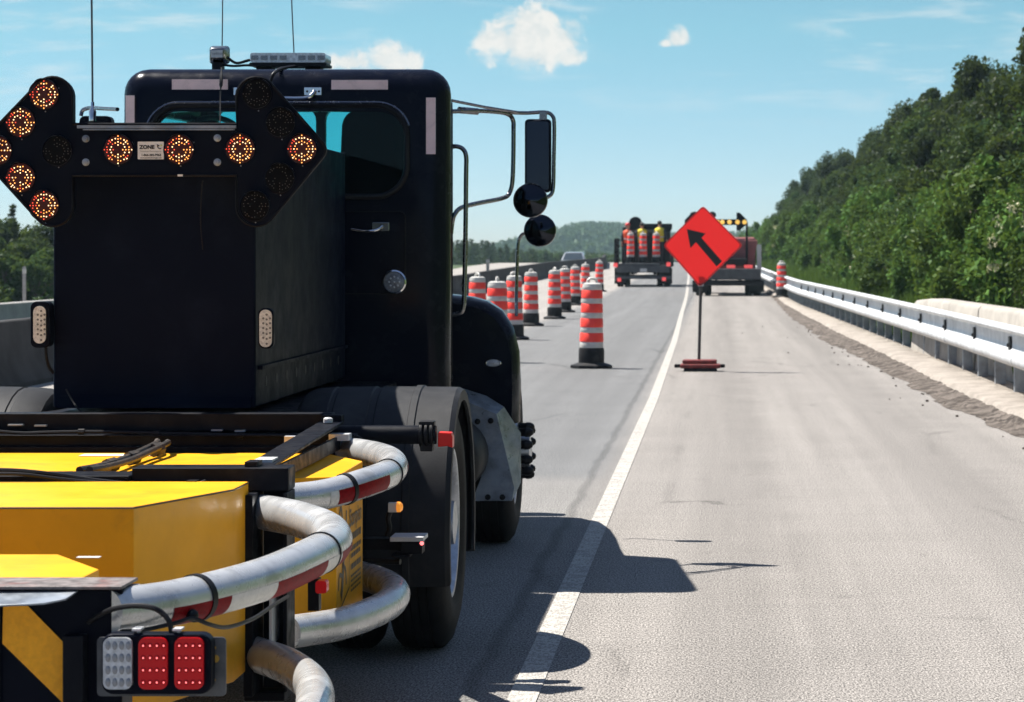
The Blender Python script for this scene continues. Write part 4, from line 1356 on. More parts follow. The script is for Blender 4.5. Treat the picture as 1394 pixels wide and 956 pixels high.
# seats, dash and steering wheel inside
for px0, px1, pyt, dd_ in ((452, 560, 150, 14.05), (225, 300, 196, 14.05)):
    a, b = P(px0, pyt, dd_), P(px1, 300, dd_)
    bm = rounded_box(a.x, b.x, dd_, dd_ + .16, 1.30, a.z, 0.075, 5)
    for v in bm.verts:
        if v.co.z > a.z - 0.34:
            k = 1 - 0.26 * ((v.co.z - (a.z - 0.34)) / 0.34)
            v.co.x = (a.x + b.x) / 2 + (v.co.x - (a.x + b.x) / 2) * k
    so = bm_obj(bm, 'seat', M['cloth'], truck)
    bm_obj(rounded_box(a.x, b.x, dd_ + .1, dd_ + .6, 1.16, 1.32, 0.05, 3), 'seat_cushion', M['cloth'], so)
mb = MB(); mb.box(cx0 + .24, cx1 - .24, CF - .34, CF - .08, 1.2, 1.80); mb.build('dashboard', M['dash'], truck, bevel=0.04)
p_ = P(284, 176, 14.65)
mb = MB(); mb.tube([(p_.x + .20 * math.cos(a), 14.62 + .13 * math.sin(a), p_.z - 0.10 + .17 * math.sin(a)) for a in [2 * math.pi * k / 28 for k in range(28)]], 0.016, 8, closed=True)
mb.tube([(p_.x - .19, 14.62, p_.z - .1), (p_.x + .19, 14.62, p_.z - .1)], 0.012, 6); mb.tube([(p_.x, 14.62, p_.z - .1), (p_.x, 14.8, p_.z - .4)], 0.025, 8)
mb.build('steering_wheel', M['hose'], truck)
# roof furniture
RY = 13.95
mb = MB()
a, b = P(345, 74, RY), P(447, 87, RY)
mb.prism(rrect(a.x, b.x, b.z, a.z, 0.012, 3), RY - .10, RY + .10, mi=0)
lbar = mb.build('light_bar', M['lens_bar'], truck)
mb = MB(); mb.prism(rrect(a.x - .004, b.x + .004, P(0, 92, RY).z, b.z - .001, 0.006, 2), RY - .105, RY + .105); mb.build('bar_base', M['cable'], lbar)
mb = MB()
for i in range(8):
    q = a.x + (b.x - a.x) * (i + 0.5) / 8
    if i == 4: continue
    mb.box(q - .018, q + .018, RY - .104, RY - .1005, (a.z + b.z) / 2 - .011, (a.z + b.z) / 2 + .011)
mb.build('reflector', M['darkchrome'], lbar)
mb = MB()
for px in (362, 428):
    q = P(px, 0, RY).x; mb.box(q - .04, q + .04, RY - .06, RY + .06, ctop - .02, P(0, 92, RY).z)
mb.build('bar_foot', M['cable'], lbar)
# square work lamp
a, b = P(281, 61, 13.85), P(309, 86, 13.85)
bm = rounded_box(a.x, b.x, 13.85, 13.95, b.z, a.z, 0.018, 3)
for v in bm.verts:
    if v.co.y < 13.87:
        v.co.x = (a.x + b.x) / 2 + (v.co.x - (a.x + b.x) / 2) * .74; v.co.z = (a.z + b.z) / 2 + (v.co.z - (a.z + b.z) / 2) * .72
wl = bm_obj(bm, 'work_lamp', M['darkchrome'], truck)
mb = MB(); c = P(295, 73, 13.845); mb.box(c.x - .030, c.x + .030, 13.846, 13.849, c.z - .020, c.z + .018); mb.build('back_plate', M['white_plate'], wl)
text_part('lettering', 'Tradition', 0.019, (c.x, 13.8445, c.z), (1, 0, 0), (0, 0, 1), M['ink_grey'], wl)
mb = MB(); mb.tube(catmull([P(309, 78, 13.87), P(322, 86, 13.87), P(340, 82, 13.9), P(352, 84, 13.95)], 6), 0.008, 6)
mb.tube(catmull([P(300, 88, 13.87), P(318, 90, 13.87), P(336, 89, 13.9), P(350, 90, 13.95)], 6), 0.007, 6)
mb.box(P(289, 0, 13.87).x, P(303, 0, 13.87).x, 13.86, 13.93, ctop - .01, b.z + .005)
mb.build('lamp_bracket', M['cable'], wl)
mb = MB(); mb.tube(catmull([P(405, 90, 13.9), P(385, 93, 13.62), P(374, 99, 13.47), P(369, 108, 13.45), P(366, 125, 13.45), P(360, 150, 13.3)], 6), 0.009, 7)
mb.build('roof_cable', M['cable'], truck)
# antennas
ANT = mat('grey_antenna', (0.05, 0.06, 0.07), 0.4)
def antenna(pts, r=0.007, mount=None):
    mb = MB(); pp = catmull(pts, 5); mb.tube(pp, [r] * len(pp), 6)
    o = mb.build('antenna', ANT, truck)
    return o
a3 = antenna([P(126, 158, 13.9), P(125.5, 80, 13.9), P(124, -60, 13.9), P(122, -160, 13.9)], 0.0055)
c = P(126, 152, 13.9)
mb = MB(); mb.lathe([(0.018, -.05), (0.020, .0), (0.010, .02), (0.009, .05)], (c.x, c.y, c.z), 'Z', 10); mb.build('antenna_mount', M['chrome'], a3)
antenna([P(302, 90, 14.6), P(303, 0, 14.6), P(303, -140, 14.6)], 0.0035)
antenna([P(401, 90, 14.7), P(397, 0, 14.7), P(393, -130, 14.7)], 0.0035)
mb = MB(); pp = catmull([P(299.5, 168, 13.3), P(300, 130, 13.42), P(301, 112, 13.44), P(301.5, 92, 13.5)], 4)
mb.tube(pp, [0.0035] * 7 + [0.009] * 4 + [0.004] * (len(pp) - 11), 6); mb.build('whip_antenna', M['cable'], truck)

# hood and front fenders -----------------------------------------------
hd = [(614, 402), (640, 405), (663, 411), (684, 424), (699, 446), (707, 478), (709, 520), (708, 575)]
half = [(P(a, b, 14.6).x, P(a, b, 14.6).z) for a, b in hd]
half = [(TX, 1.48), (TX + 0.40, 1.465)] + half
def hood_ring(y, kx, kz, dz):
    rgt = [(TX + (x - TX) * kx, 0.62 + (z - 0.62) * kz + dz) for x, z in half]
    lft = [(2 * TX - x, z) for x, z in reversed(rgt[1:])]
    return [(x, y, z) for x, z in rgt + lft]
mb = MB()
mb.loft([hood_ring(14.52, 0.965, 0.95, 0), hood_ring(14.55, 0.985, 0.98, 0), hood_ring(14.62, 1, 1, 0), hood_ring(15.1, .958, 0.995, 0), hood_ring(15.6, .925, 0.985, 0), hood_ring(16.1, 0.89, 0.93, 0), hood_ring(16.5, 0.84, 0.84, 0), hood_ring(16.75, 0.76, 0.70, 0.02)])
hood = mb.build('hood', M['paint'], truck, sharp=28)
p_ = P(672, 494, 14.5)
mb = MB(); mb.lathe([(0.046, 0.02), (0.046, -.05), (0.040, -.058), (0.034, -.052)], (0, 0, 0), 'Y', 24, 0, caps=False)
mb.lathe([(0.034, -.052), (0.015, -.058), (0.001, -.06)], (0, 0, 0), 'Y', 24, 1, caps=False)
mb.v = [(x + p_.x, y + 14.53, z * 0.52 + p_.z) for x, y, z in mb.v]
mb.build('marker_lamp', [M['chrome'], M['lens_clear']], hood)
p_ = P(670, 424, 14.6)
mb = MB(); mb.sphere((p_.x - .02, 14.6, p_.z - .01), 0.012, 5); mb.tube([(p_.x - .05, 14.6, p_.z - .005), (p_.x, 14.6, p_.z)], 0.006, 6); mb.build('hood_latch', M['chrome'], hood)
mb = MB(); mb.box(TX - .92, TX + .92, 16.78, 16.95, 0.40, 0.74); mb.build('front_bumper', M['chrome'], truck, bevel=0.03)
mb = MB(); mb.box(TX - .40, TX + .40, 16.73, 16.80, 0.80, 1.28); mb.build('grille', M['chrome'], truck, bevel=0.02)

# front wheels
for s in (1, -1):
    wheel(truck, TX + s * 1.10, 15.15, 0.52, 0.52, 0.29, s, lugs=10, spike=True)
# rear dual wheels
for s in (1, -1):
    wheel(truck, TX + s * 1.15, 11.1, 0.52, 0.52, 0.26, s, lugs=10)
    wheel(truck, TX + s * 0.86, 11.1, 0.52, 0.52, 0.26, s, name='inner_wheel')
# rear fenders -----------------------------------------------------------
def fender(s):
    mb = MB(); rings = []
    xo, xi = TX + s * 1.175, TX + s * 0.50
    prof = [(xo, -0.055), (xo, -0.012), (xo - s * .02, 0.0), (xo - s * .16, 0.002), (xo - s * .165, 0.008), (xo - s * .19, 0.008), (xo - s * .195, 0.002), (xo - s * .33, 0.002), (xo - s * .335, -.004), (xo - s * .36, -.004), (xo - s * .365, 0.002), (xi + s * .17, 0.0), (xi + s * .165, -.005), (xi + s * .15, -.005), (xi + s * .145, 0.0), (xi + s * .07, -0.006), (xi + s * .03, -.022), (xi + s * .008, -.05), (xi, -.09), (xi + s * .012, -.09), (xi + s * .04, -.035), (xi + s * .08, -.018), (xo - s * .03, -.014), (xo - s * .012, -.055)]
    for k in range(25):
        a = R(200 - 218 * k / 24)
        rings.append([(x, 11.1 + (0.575 + dr) * math.cos(a), 0.515 + (0.575 + dr) * math.sin(a)) for x, dr in prof])
    mb.loft(rings)
    return mb.build('rear_fender', M['plastic'], truck, sharp=30)
fr_ = fender(1); fender(-1)
# fender bar with clamp and red lens
mb = MB()
mb.tube([P(445, 592, 10.42), P(594, 592, 10.42)], 0.037, 14)
mb.build('fender_bar', M['steelblk'], fr_)
mb = MB()
for px in (574, 581, 588):
    a_ = P(px, 592, 10.42); mb.tube([(a_.x - .007, a_.y, a_.z), (a_.x + .007, a_.y, a_.z)], 0.052, 14)
a_, b_ = P(571, 573, 10.42), P(592, 580, 10.42)
mb.box(a_.x, b_.x, 10.39, 10.45, b_.z, a_.z); a_, b_ = P(573, 604, 10.42), P(590, 614, 10.42); mb.box(a_.x, b_.x, 10.39, 10.45, b_.z, a_.z)
mb.build('bar_clamp', M['cable'], fr_, bevel=0.004)
a_, b_ = P(597, 588, 10.42), P(617, 608, 10.42)
mb = MB(); mb.prism([(a_.x, a_.z), (b_.x - .006, a_.z - .002), (b_.x, a_.z - .02), (b_.x, b_.z - .004), (b_.x - .02, b_.z + .004), (a_.x, b_.z)], 10.39, 10.46)
mb.build('red_reflector', mat('bright_red_lens', (0.70, 0.025, 0.02), 0.3, spec=0.2), fr_, bevel=0.004)

# steel plate behind the front wheel -----------------------------------------
D1, D2 = 14.36, 14.47
def facet(mb, pts, mi=0, th=0.006):
    vs = [P(a, b, d_) for a, b, d_ in pts]
    n_ = (vs[1] - vs[0]).cross(vs[2] - vs[0]).normalized() * th
    k = len(vs)
    mb.add(vs + [v + n_ for v in vs], [tuple(range(k)), tuple(range(2 * k - 1, k - 1, -1))] + [(i, (i + 1) % k, k + (i + 1) % k, k + i) for i in range(k)], mi)
mb = MB()
facet(mb, [(634, 546, D1), (676, 564, D1), (700, 664, D1), (697, 682, D1), (647, 682, D1), (646, 674, D1), (655, 650, D1), (657, 625, D1), (652, 597, D1), (642, 574, D1)])
facet(mb, [(624, 527, D2), (662, 539, D2), (686, 554, D2), (676, 564, D1), (634, 546, D1)])
facet(mb, [(686, 554, D2), (709, 590, D2), (709, 657, D2), (697, 682, D1), (700, 664, D1), (676, 564, D1)])
pg = mb.build('splash_plate', M['plate'], truck, sharp=20)
mb = MB()
for px, py in ((650, 574), (668, 573), (664, 677), (684, 677)):
    c = P(px, py, D1 - .008); mb.lathe([(0.016, 0.006), (0.016, -.006), (0.006, -.010), (0.001, -.010)], (c.x, D1 - .004, c.z), 'Y', 10)
mb.build('plate_bolt', M['cable'], pg)
mb = MB()
c = P(606, 625, 14.0)
mb.lathe([(0.001, 13.75), (0.18, 13.76), (0.20, 13.79), (0.20, 14.35), (0.18, 14.4), (0.001, 14.41)], (c.x, 0, c.z), 'Y', 28, caps=False)
mb.build('air_tank', M['plastic'], truck)

# grab rail and mirrors on the right -------------------------------------------
mb = MB()
mb.tube(catmull([P(613, 200, 13.95), P(622, 199.5, 13.95), P(630, 203, 13.95), P(634.5, 213, 13.95), P(634.5, 240, 13.95), P(633.5, 330, 13.95), P(632, 400, 13.95), P(631, 417, 13.95), P(627, 426, 13.95), P(613, 429, 13.95)], 6), 0.0125, 10)
mb.build('grab_rail', M['darkchrome'], truck)
MD = 14.55
mir = None
mb = MB()
a, b = P(714, 162, MD), P(750, 262, MD)
bm = rounded_box(a.x, b.x, MD, MD + 0.07, b.z, a.z, 0.022, 4)
mir = bm_obj(bm, 'mirror', M['board'], truck)
mb = MB(); mb.prism(rrect(a.x + .012, b.x - .012, b.z + .014, a.z - .014, 0.012, 4), MD - .003, MD - .001); mb.build('mirror_glass', M['mirror'], mir)
arm = MB()
arm.tube(catmull([P(614, 152, MD - .3), P(640, 151, MD - .25), P(670, 152, MD - .12), P(690, 155, MD - .05), P(698, 163, MD), P(699, 180, MD), P(698, 240, MD), P(694, 262, MD), P(684, 270, MD - .05), P(650, 277, MD - .2), P(628, 283, MD - .3), P(619, 292, MD - .35), P(615.5, 304, MD - .35), P(614, 318, MD - .35)], 6), 0.0125, 10)
arm.tube(catmull([P(688, 153, MD - .05), P(715, 154, MD + .02), P(742, 153, MD + .04), P(752, 158, MD + .04), P(754.5, 170, MD + .04), P(754, 215, MD + .04), P(753, 256, MD + .04), P(748, 267, MD + .03), P(738, 270, MD + .02)], 6), 0.011, 10)
arm.tube([P(615, 137, MD - .35), P(660, 146, MD - .2), P(704, 153, MD - .02)], 0.008, 8)
arm.tube([P(625, 150, MD - .28), P(650, 152, MD - .2)], 0.019, 10)
arm.box(P(734, 0, MD).x, P(744, 0, MD).x, MD + .01, MD + .05, P(0, 163, MD).z, P(0, 152, MD).z)
arm.build('mirror_arm', M['darkchrome'], mir)
mb = MB(); a_, b_ = P(611, 303, MD - .35), P(616, 352, MD - .35); mb.box(a_.x - .01, b_.x, MD - .38, MD - .32, b_.z, a_.z); mb.build('arm_bracket', M['cable'], mir, bevel=0.004)
def convex(px, py, rpx, d_, name):
    c = P(px, py, d_); rr = rpx * d_ / F
    mb = MB(); mb.lathe([(rr * .96, .05), (rr, .02), (rr * 1.0, -.004), (rr * .965, -.010), (rr * .955, -.004)], (c.x, c.y, c.z), 'Y', 36, 0)
    o = mb.build(name, M['darkchrome'], truck)
    mb = MB(); mb.lathe([(rr * .955, -.004), (rr * .8, -.013), (rr * .55, -.022), (rr * .3, -.027), (0.001, -.029)], (c.x, c.y, c.z), 'Y', 36, 0, caps=False)
    mb.build('mirror_glass', M['mirror'], o)
    return o
c1 = convex(722, 273, 23.5, 14.52, 'convex_mirror')
mb = MB(); mb.tube([P(727, 262, 14.62), P(738, 262, 14.6)], 0.012, 8); mb.build('mirror_stem', M['chrome'], c1)
c2 = convex(735, 314, 22, 15.6, 'convex_mirror')
mb = MB(); mb.tube(catmull([P(735, 316, 15.66), P(716, 317, 15.66), P(708, 323, 15.66), P(705, 335, 15.66), P(704, 360, 15.66), P(703, 400, 15.66), P(703, 430, 15.6)], 6), 0.010, 8); mb.build('mirror_pole', M['darkchrome'], c2)
# left mirror and its bracket
c = P(131, 155, 14.5)
mb = MB(); mb.prism(rrect(P(108, 0, 14.5).x, P(152, 0, 14.5).x, P(0, 250, 14.5).z, P(0, 158, 14.5).z, 0.03, 4), 14.5, 14.57); lm = mb.build('mirror', M['board'], truck)
mb = MB(); mb.tube(catmull([P(110, 158, 14.45), P(113, 150, 14.45), P(124, 147, 14.4), P(140, 148, 14.2), P(160, 149, 14.0)], 5), 0.011, 8); mb.build('mirror_arm', M['darkchrome'], lm)
mb = MB(); mb.tube([P(150, 248, 14.5), P(175, 252, 14.2)], 0.011, 8); mb.build('mirror_stay', M['darkchrome'], lm)

# ballast box behind the cab ----------------------------------------------------
BD = 10.75
bx0, bx1 = P(72, 0, BD).x, P(348, 0, BD).x
bz0, bz1 = P(0, 556, BD).z, 2.155
mb = MB(); mb.box(bx0, bx1, BD, 13.35, bz0, bz1)
box = mb.build('ballast_box', M['boxpaint'], truck, bevel=0.012)
for q in np.linspace(BD + .25, 13.1, 9):
    mb = MB(); mb.lathe([(0.022, -.001), (0.022, .0015), (0.001, .0016)], (bx1, q, bz0 + .10), 'X', 12, caps=False)
    mb.build('lifting_hole', M['ink'], box)
mb = MB(); mb.box(bx1 + .001, bx1 + .02, BD + .05, 13.3, bz0 + .155, bz0 + .17); mb.box(bx0 + .02, bx1 - .02, BD - .006, BD - .001, bz0 + .002, bz0 + .05); mb.build('rib', M['boxpaint'], box)
def pod(px, py, wpx, hpx, d_, housing, name='side_lamp'):
    a, b = P(px - wpx / 2, py - hpx / 2, d_), P(px + wpx / 2, py + hpx / 2, d_)
    ww = (b.x - a.x) / 2
    mb = MB()
    if housing:
        mb.prism(rrect(a.x - .014, b.x + .016, b.z - .018, a.z + .018, ww * 1.0, 6), d_ - .02, d_ + .05)
    else:
        mb.prism(rrect(a.x - .006, b.x + .006, b.z - .006, a.z + .006, ww * 1.0, 6), d_ - .02, d_ + .02)
    o = mb.build(name, M['board'], box, bevel=0.005)
    mb = MB(); mb.prism(rrect(a.x, b.x, b.z, a.z, ww * .98, 6), d_ - .027, d_ - .021); mb.build('lamp_lens', M['lens_white'], o)
    return o, a, b
for px, py, hs, d_ in ((56, 442, True, 10.7), (363, 447, False, 10.74)):
    o, a, b = pod(px, py, 17, 51, d_, hs)
    # led dots belong to the lens: small dark cups
mb = MB()
for px, py, d_ in ((56, 442, 10.672), (363, 447, 10.712)):
    for i in range(7):
        for j in (-1, 0, 1):
            if (i in (0, 6)) and j != 0: continue
            c = P(px + j * 4.6, py - 20 + i * 6.6 + (0 if j else 1.5), d_)
            mb.disc((c.x, c.y, c.z), 0.0048, 'Y', 8); 
mb.build('lamp_cup', mat('lamp_cup_grey', (0.14, 0.135, 0.12), 0.3), box)
mb = MB(); mb.tube(catmull([P(62, 470, 10.72), P(63, 485, 10.72), P(67, 500, 10.73), P(73, 508, 10.74)], 5), 0.007, 7); mb.box(P(66, 0, 10.72).x, bx0 + .002, 10.7, 10.76, P(0, 450, 10.72).z, P(0, 430, 10.72).z)
mb.tube(catmull([P(90, 530, 10.72), P(100, 548, 10.70), P(110, 560, 10.66), P(124, 563, 10.6)], 5), 0.004, 6)
mb.build('lamp_wire', M['cable'], box)
# black hump brackets at the foot of the box
mb = MB()
mb.tube(catmull([P(350, 567, 10.72), P(380, 566, 10.9), P(410, 556, 11.3), P(432, 545, 11.8)], 5), 0.02, 8)
mb.build('foot_rail', M['steelblk'], box)

# arrow board -----------------------------------------------------------------
AD = 10.55
def arc(cx, cy, r, a0, a1, n=8):
    return [(cx + r * math.cos(R(a0 + (a1 - a0) * k / n)), cy - r * math.sin(R(a0 + (a1 - a0) * k / n))) for k in range(n + 1)]
outline = []
outline += [(322, 169), (322, 135)] + arc(349, 132, 27, 175, 45, 9) + arc(428, 204, 15, 40, -40, 6) + arc(349, 281, 27, -45, -175, 9) + [(322, 250), (322, 239)]
outline += [(99, 239), (99, 279)] + arc(72, 281, 27, -5, -135, 9) + arc(-14, 204, 15, 220, 140, 6) + arc(72, 132, 27, 135, 5, 9) + [(99, 169)]
def apoly(pts, k=0.0):
    return [(P(a, b, AD).x, P(a, b, AD).z) for a, b in pts]
mb = MB(); mb.prism(apoly(outline), AD, AD + 0.055)
board = mb.build('arrow_board', M['board'], truck, bevel=0.006)
mb = MB()
rim_path = [(x, AD - .003, z) for x, z in apoly([(a, b) for a, b in outline])]
cxm = sum(p[0] for p in rim_path) / len(rim_path)
mb.tube(rim_path, 0.006, 6, closed=True)
mb.build('edge_trim', M['steelblk'], board)
mb = MB(); a, b = P(106, 171, AD), P(322, 175, AD); mb.box(a.x, b.x, AD - .016, AD - .001, b.z, a.z); a, b = P(114, 175.8, AD), P(320, 177.6, AD); mb.box(a.x, b.x, AD - .016, AD - .001, b.z, a.z)
mb.build('top_angle', M['plate'], board)
mb = MB(); a, b = P(92, 240, AD), P(328, 310, AD)
for px in (120, 280):
    mb = MB(); mb.box(P(px, 0, AD).x, P(px + 20, 0, AD).x, AD + .056, AD + .21, P(0, 234, AD).z, P(0, 185, AD).z)
    mb.build('mount', M['steelblk'], board)
LAMPS = [(60, 129, 1), (28, 167, 1), (-4, 205, 1), (28, 242, 1), (60, 280, 1), (78, 206, 0), (161, 204, 1), (244, 204, 1), (327, 203, 1), (411, 203, 1), (350, 128, 0), (382, 167, 0), (381, 243, 0), (347, 281, 0)]
rl = random.Random(4)
RL = 0.0555
def led_points():
    pts = []
    for k in range(8):
        a = math.pi / 4 * k
        for q in (0.34, 0.56, 0.77, 0.98):
            if q == 0.98 and k % 2: q = 0.90
            if q == 0.34 and k % 2: continue
            pts.append((q * math.cos(a), q * math.sin(a)))
    for k in range(8):
        a = math.pi / 4 * (k + .5)
        pts.append((0.52 * math.cos(a), 0.52 * math.sin(a)))
        for e in (-.16, .16):
            pts.append((0.82 * math.cos(a + e), 0.82 * math.sin(a + e)))
    return pts
LP_ = led_points()
for px, py, lit in LAMPS:
    c = P(px, py, AD)
    mb = MB()
    mb.lathe([(RL * 1.12, 0.0), (RL * 1.14, -.004), (RL * 1.06, -.006), (RL * 1.03, -.002)], (c.x, AD, c.z), 'Y', 32, 0, caps=False)
    mb.lathe([(RL * 1.03, -.002), (RL * 0.6, -.003), (0.001, -.0035)], (c.x, AD, c.z), 'Y', 32, 1, caps=False)
    # half visor over the lamp
    rings = []
    for k in range(13):
        a = R(20 + 110 * k / 12); L = 0.045 * math.sin(math.pi * k / 12) + 0.004
        rings.append([(c.x + q * math.cos(a), y_, c.z + q * math.sin(a)) for q, y_ in ((RL * 1.10, AD - .001), (RL * 1.10, AD - L), (RL * 1.14, AD - L), (RL * 1.14, AD - .001))])
    mb.loft(rings, 0)
    for u, v in LP_:
        r_ = 0.0028 if lit else 0.0022
        if lit:
            mi = 2 if rl.random() < 0.55 else 3
            if u < -0.75 or rl.random() < 0.10 or (u < -.45 and v > .3): mi = 4
            if rl.random() < 0.05: continue
        else:
            mi = 5
            if rl.random() < 0.35: continue
        mb.sphere((c.x + u * RL, AD - .0045, c.z + v * RL), r_, 3, mi, (1, .6, 1))
    mb.build('arrow_lamp', [M['board'], M['lampglow'] if lit else M['lampwell'], M['led_amber'], M['led_core'], M['led_edge'], M['led_off']], board, sharp=50)
for px, py in ((117, 189), (117, 221), (296, 188), (296, 221)):
    mb = MB(); c = P(px, py, AD); mb.lathe([(0.015, -.001), (0.015, -.004), (0.010, -.005), (0.009, -.012), (0.001, -.013)], (c.x, AD, c.z), 'Y', 14, caps=False)
    mb.build('board_bolt', M['plate'], board)
mb = MB()
for px, py in ((62, 152), (30, 190), (62, 304), (30, 266), (80, 228), (162, 226), (246, 226), (328, 226), (412, 226), (352, 151), (384, 190), (382, 266), (348, 303), (80, 120), (180, 194), (264, 194), (346, 194), (430, 194), (98, 276), (398, 155), (398, 230)):
    c = P(px, py, AD); mb.sphere((c.x, AD - .001, c.z), .0028, 4)
mb.build('board_rivet', M['plate'], board)
# name plate
a, b = P(187.5, 193, AD - .003), P(223, 217, AD - .003)
mb = MB(); mb.prism(rrect(a.x, b.x, b.z, a.z, 0.002, 2), AD - .0035, AD - .0005); plate = mb.build('name_plate', M['white_plate'], board)
def ptxt(nm, s_, px, py, size, m, bold=0.0, al='CENTER', sx=1.0):
    c = P(px, py, AD - .005); text_part(nm, s_, size, (c.x, AD - .0045, c.z), (1, 0, 0), (0, 0, 1), m, board, al, 0, bold, sx)
ptxt('plate_lettering', 'ZONE', 200.0, 200.6, 0.0205, M['ink'], 0.0011, 'CENTER', 1.05)
ptxt('plate_lettering', 'Technologie \u00c9lectronique inc.', 205.3, 206.2, 0.0072, M['ink_grey'], 0.0001, 'CENTER', 1.0)
ptxt('plate_lettering', '1-866-382-9963', 205.8, 211.3, 0.0123, M['ink'], 0.0005, 'CENTER', 1.0)
ptxt('plate_lettering', 'www.zonetechnologie.com', 205.5, 215.0, 0.0074, M['ink'], 0.0002, 'CENTER', 1.05)
mb = MB()
mb.tube([P(214.6, 197.3, AD - .0048), P(214.3, 199.5, AD - .0048), P(215.3, 201.6, AD - .0048), P(217.2, 202.8, AD - .0048), P(219.3, 202.3, AD - .0048)], 0.0019, 5)
mb.add([P(213.6, 196.3, AD - .005), P(217.6, 198.6, AD - .005), P(214.2, 200.2, AD - .005)], [(0, 1, 2)], 0)
c = P(219.6, 198.0, AD - .0045); mb.disc((c.x, c.y, c.z), 0.0042, 'Y', 10, 1)
mb.build('plate_emblem', [M['ink'], M['ink_green']], board)
c = P(246, 239, AD); mb = MB(); mb.box(c.x - .010, c.x + .010, AD - .012, AD + .02, c.z - .004, c.z + .004); mb.build('board_clip', M['white_plate'], board)
mb = MB(); mb.tube(catmull([P(277, 246, 10.7), P(275, 252, 10.7), P(273, 300, 10.72), P(276, 340, 10.74)], 4), 0.0022, 5); mb.build('board_wire', M['cable'], board)

# frame beams at the tail of the truck ------------------------------------------------
BM = 10.36
mb = MB()
xl, xr = P(-80, 0, BM).x, P(452, 0, BM).x
mb.box(xl, xr, BM, BM + .09, P(0, 587, BM).z, P(0, 563, BM).z)
tb = mb.build('tail_beam', M['steelblk'], truck, bevel=0.005)
mb = MB()
mb.box(xl, xr + .1, BM - .055, BM + .02, P(0, 607, BM).z, P(0, 593, BM).z)
mb.box(xl, xr + .1, BM - .09, BM + .09, P(0, 593, BM).z + .001, P(0, 593, BM).z + .008)
mb.build('lower_beam', M['steelblk'], tb, bevel=0.003)
mb = MB()
for px, py, wpx in ((13, 578, 20), (49, 579, 16), (289, 585, 15), (321, 586, 14)):
    a = P(px, py, BM - .002); ww = wpx / 2 * BM / F
    mb.box(a.x, a.x + 2 * ww, BM - .03, BM - .002, a.z - .004, a.z + .002)
mb.build('slot_highlight', M['plate'], tb)  # pale slivers paint the highlights of the beam's slots
mb = MB()
mb.tube(catmull([P(-20, 586, BM - .07), P(30, 590, BM - .07), P(60, 589, BM - .07), P(110, 588, BM - .07), P(160, 588.5, BM - .07), P(215, 590, BM - .07), P(270, 591, BM - .07), P(325, 592.5, BM - .07), P(385, 593, BM - .07), P(430, 590, BM - .07), P(450, 591, BM - .07), P(480, 593, BM - .07), P(494, 600, BM - .05), P(497, 612, BM - .03)], 6), 0.007, 7)
for px, py in ((111, 588), (213, 590), (327, 593), (452, 592)):
    c = P(px, py, BM - .07); mb.tube([(c.x - .012, c.y, c.z - .001), (c.x + .012, c.y, c.z - .001)], 0.013, 8)
mb.build('tail_cable', M['cable'], tb)
# light plate and lamps under the right end
mb = MB()
a, b = P(536, 727, 10.2), P(581, 733, 10.2)
mb.box(a.x, b.x, 10.08, 10.24, b.z, a.z)
pl2 = mb.build('lamp_shelf', M['galv'], truck, bevel=0.002)
mb = MB(); a, b = P(548, 735, 10.2), P(577, 752, 10.2); mb.box(a.x, b.x, 10.14, 10.24, b.z, a.z); a, b = P(495, 732, 10.3), P(560, 748, 10.3); mb.box(a.x, b.x, 10.26, 10.34, b.z, a.z); a, b = P(536, 752, 10.2), P(562, 755, 10.2); mb.box(a.x, b.x, 10.1, 10.24, b.z, a.z)
mb.build('shelf_bracket', M['steelblk'], pl2, bevel=0.003)
mb = MB(); c = P(574, 740, 10.13); mb.sphere((c.x, 10.135, c.z), 0.008, 6); mb.build('red_indicator', M['led_red'], pl2)
mb = MB()
a, b = P(529, 684, 10.15), P(541, 697, 10.15); mb.box(a.x, b.x, 10.13, 10.16, b.z, a.z)
mb.build('amber_bracket', M['galv'], pl2, bevel=0.002)
mb = MB(); c = P(540, 690.5, 10.14); mb.lathe([(0.021, 0), (0.020, .014), (0.012, .022), (0.001, .024)], (c.x, 10.145, c.z), 'X', 14, caps=False)
mb.build('amber_lamp', mat('amber_lamp_lens', (0.85, 0.25, 0.02), 0.2, coat=0.5, emit=(1, .35, .03), estr=.25), pl2)
mb = MB(); mb.tube(catmull([P(531, 697, 10.2), P(528, 706, 10.2), P(530, 718, 10.2), P(527, 730, 10.2)], 4), 0.011, 8); mb.tube([P(488, 763, 10.25), P(545, 765, 10.2)], 0.012, 8); mb.build('lamp_wire', M['cable'], pl2)

# ------------------------------------------------------------------ CRASH CUSHION towed on the tail
cush = thing('crash_cushion', 'yellow and aluminium crash cushion attached behind the black truck, tail lamps on its end', 'crash cushion', (TX, 8.6, 0.2))
# cartridges
def cartridge(poly, z0, z1):
    mb = MB(); mb.prism(poly, z0, z1, 'Z')
    o = mb.build('cartridge', M['yellow'], cush, bevel=0.004)
    return o
def mirror_poly(right):
    return right + [(2 * TX - x, y) for x, y in reversed(right)]
ZT = 0.88
b1r = [(P(404, 651, 9.06).x, 9.06), (P(461, 647, 9.17).x, 9.12), (P(493.5, 627, 9.80).x, 9.80), (P(442, 617, 10.2).x, 10.2), ]
crt1 = cartridge(mirror_poly(b1r), 0.34, ZT)
ZT2 = 0.92
b2r = [(P(182, 690, 7.62).x, 7.62), (P(318, 666, 8.20).x, 8.20), (P(318, 666, 8.20).x, 8.46)]
crt2 = cartridge(mirror_poly(b2r), 0.32, ZT2)
b3r = [(-1.566, 6.50), (-1.566, 6.70), (-1.75, 7.03)]
crt3 = cartridge(mirror_poly(b3r), 0.30, 0.85)
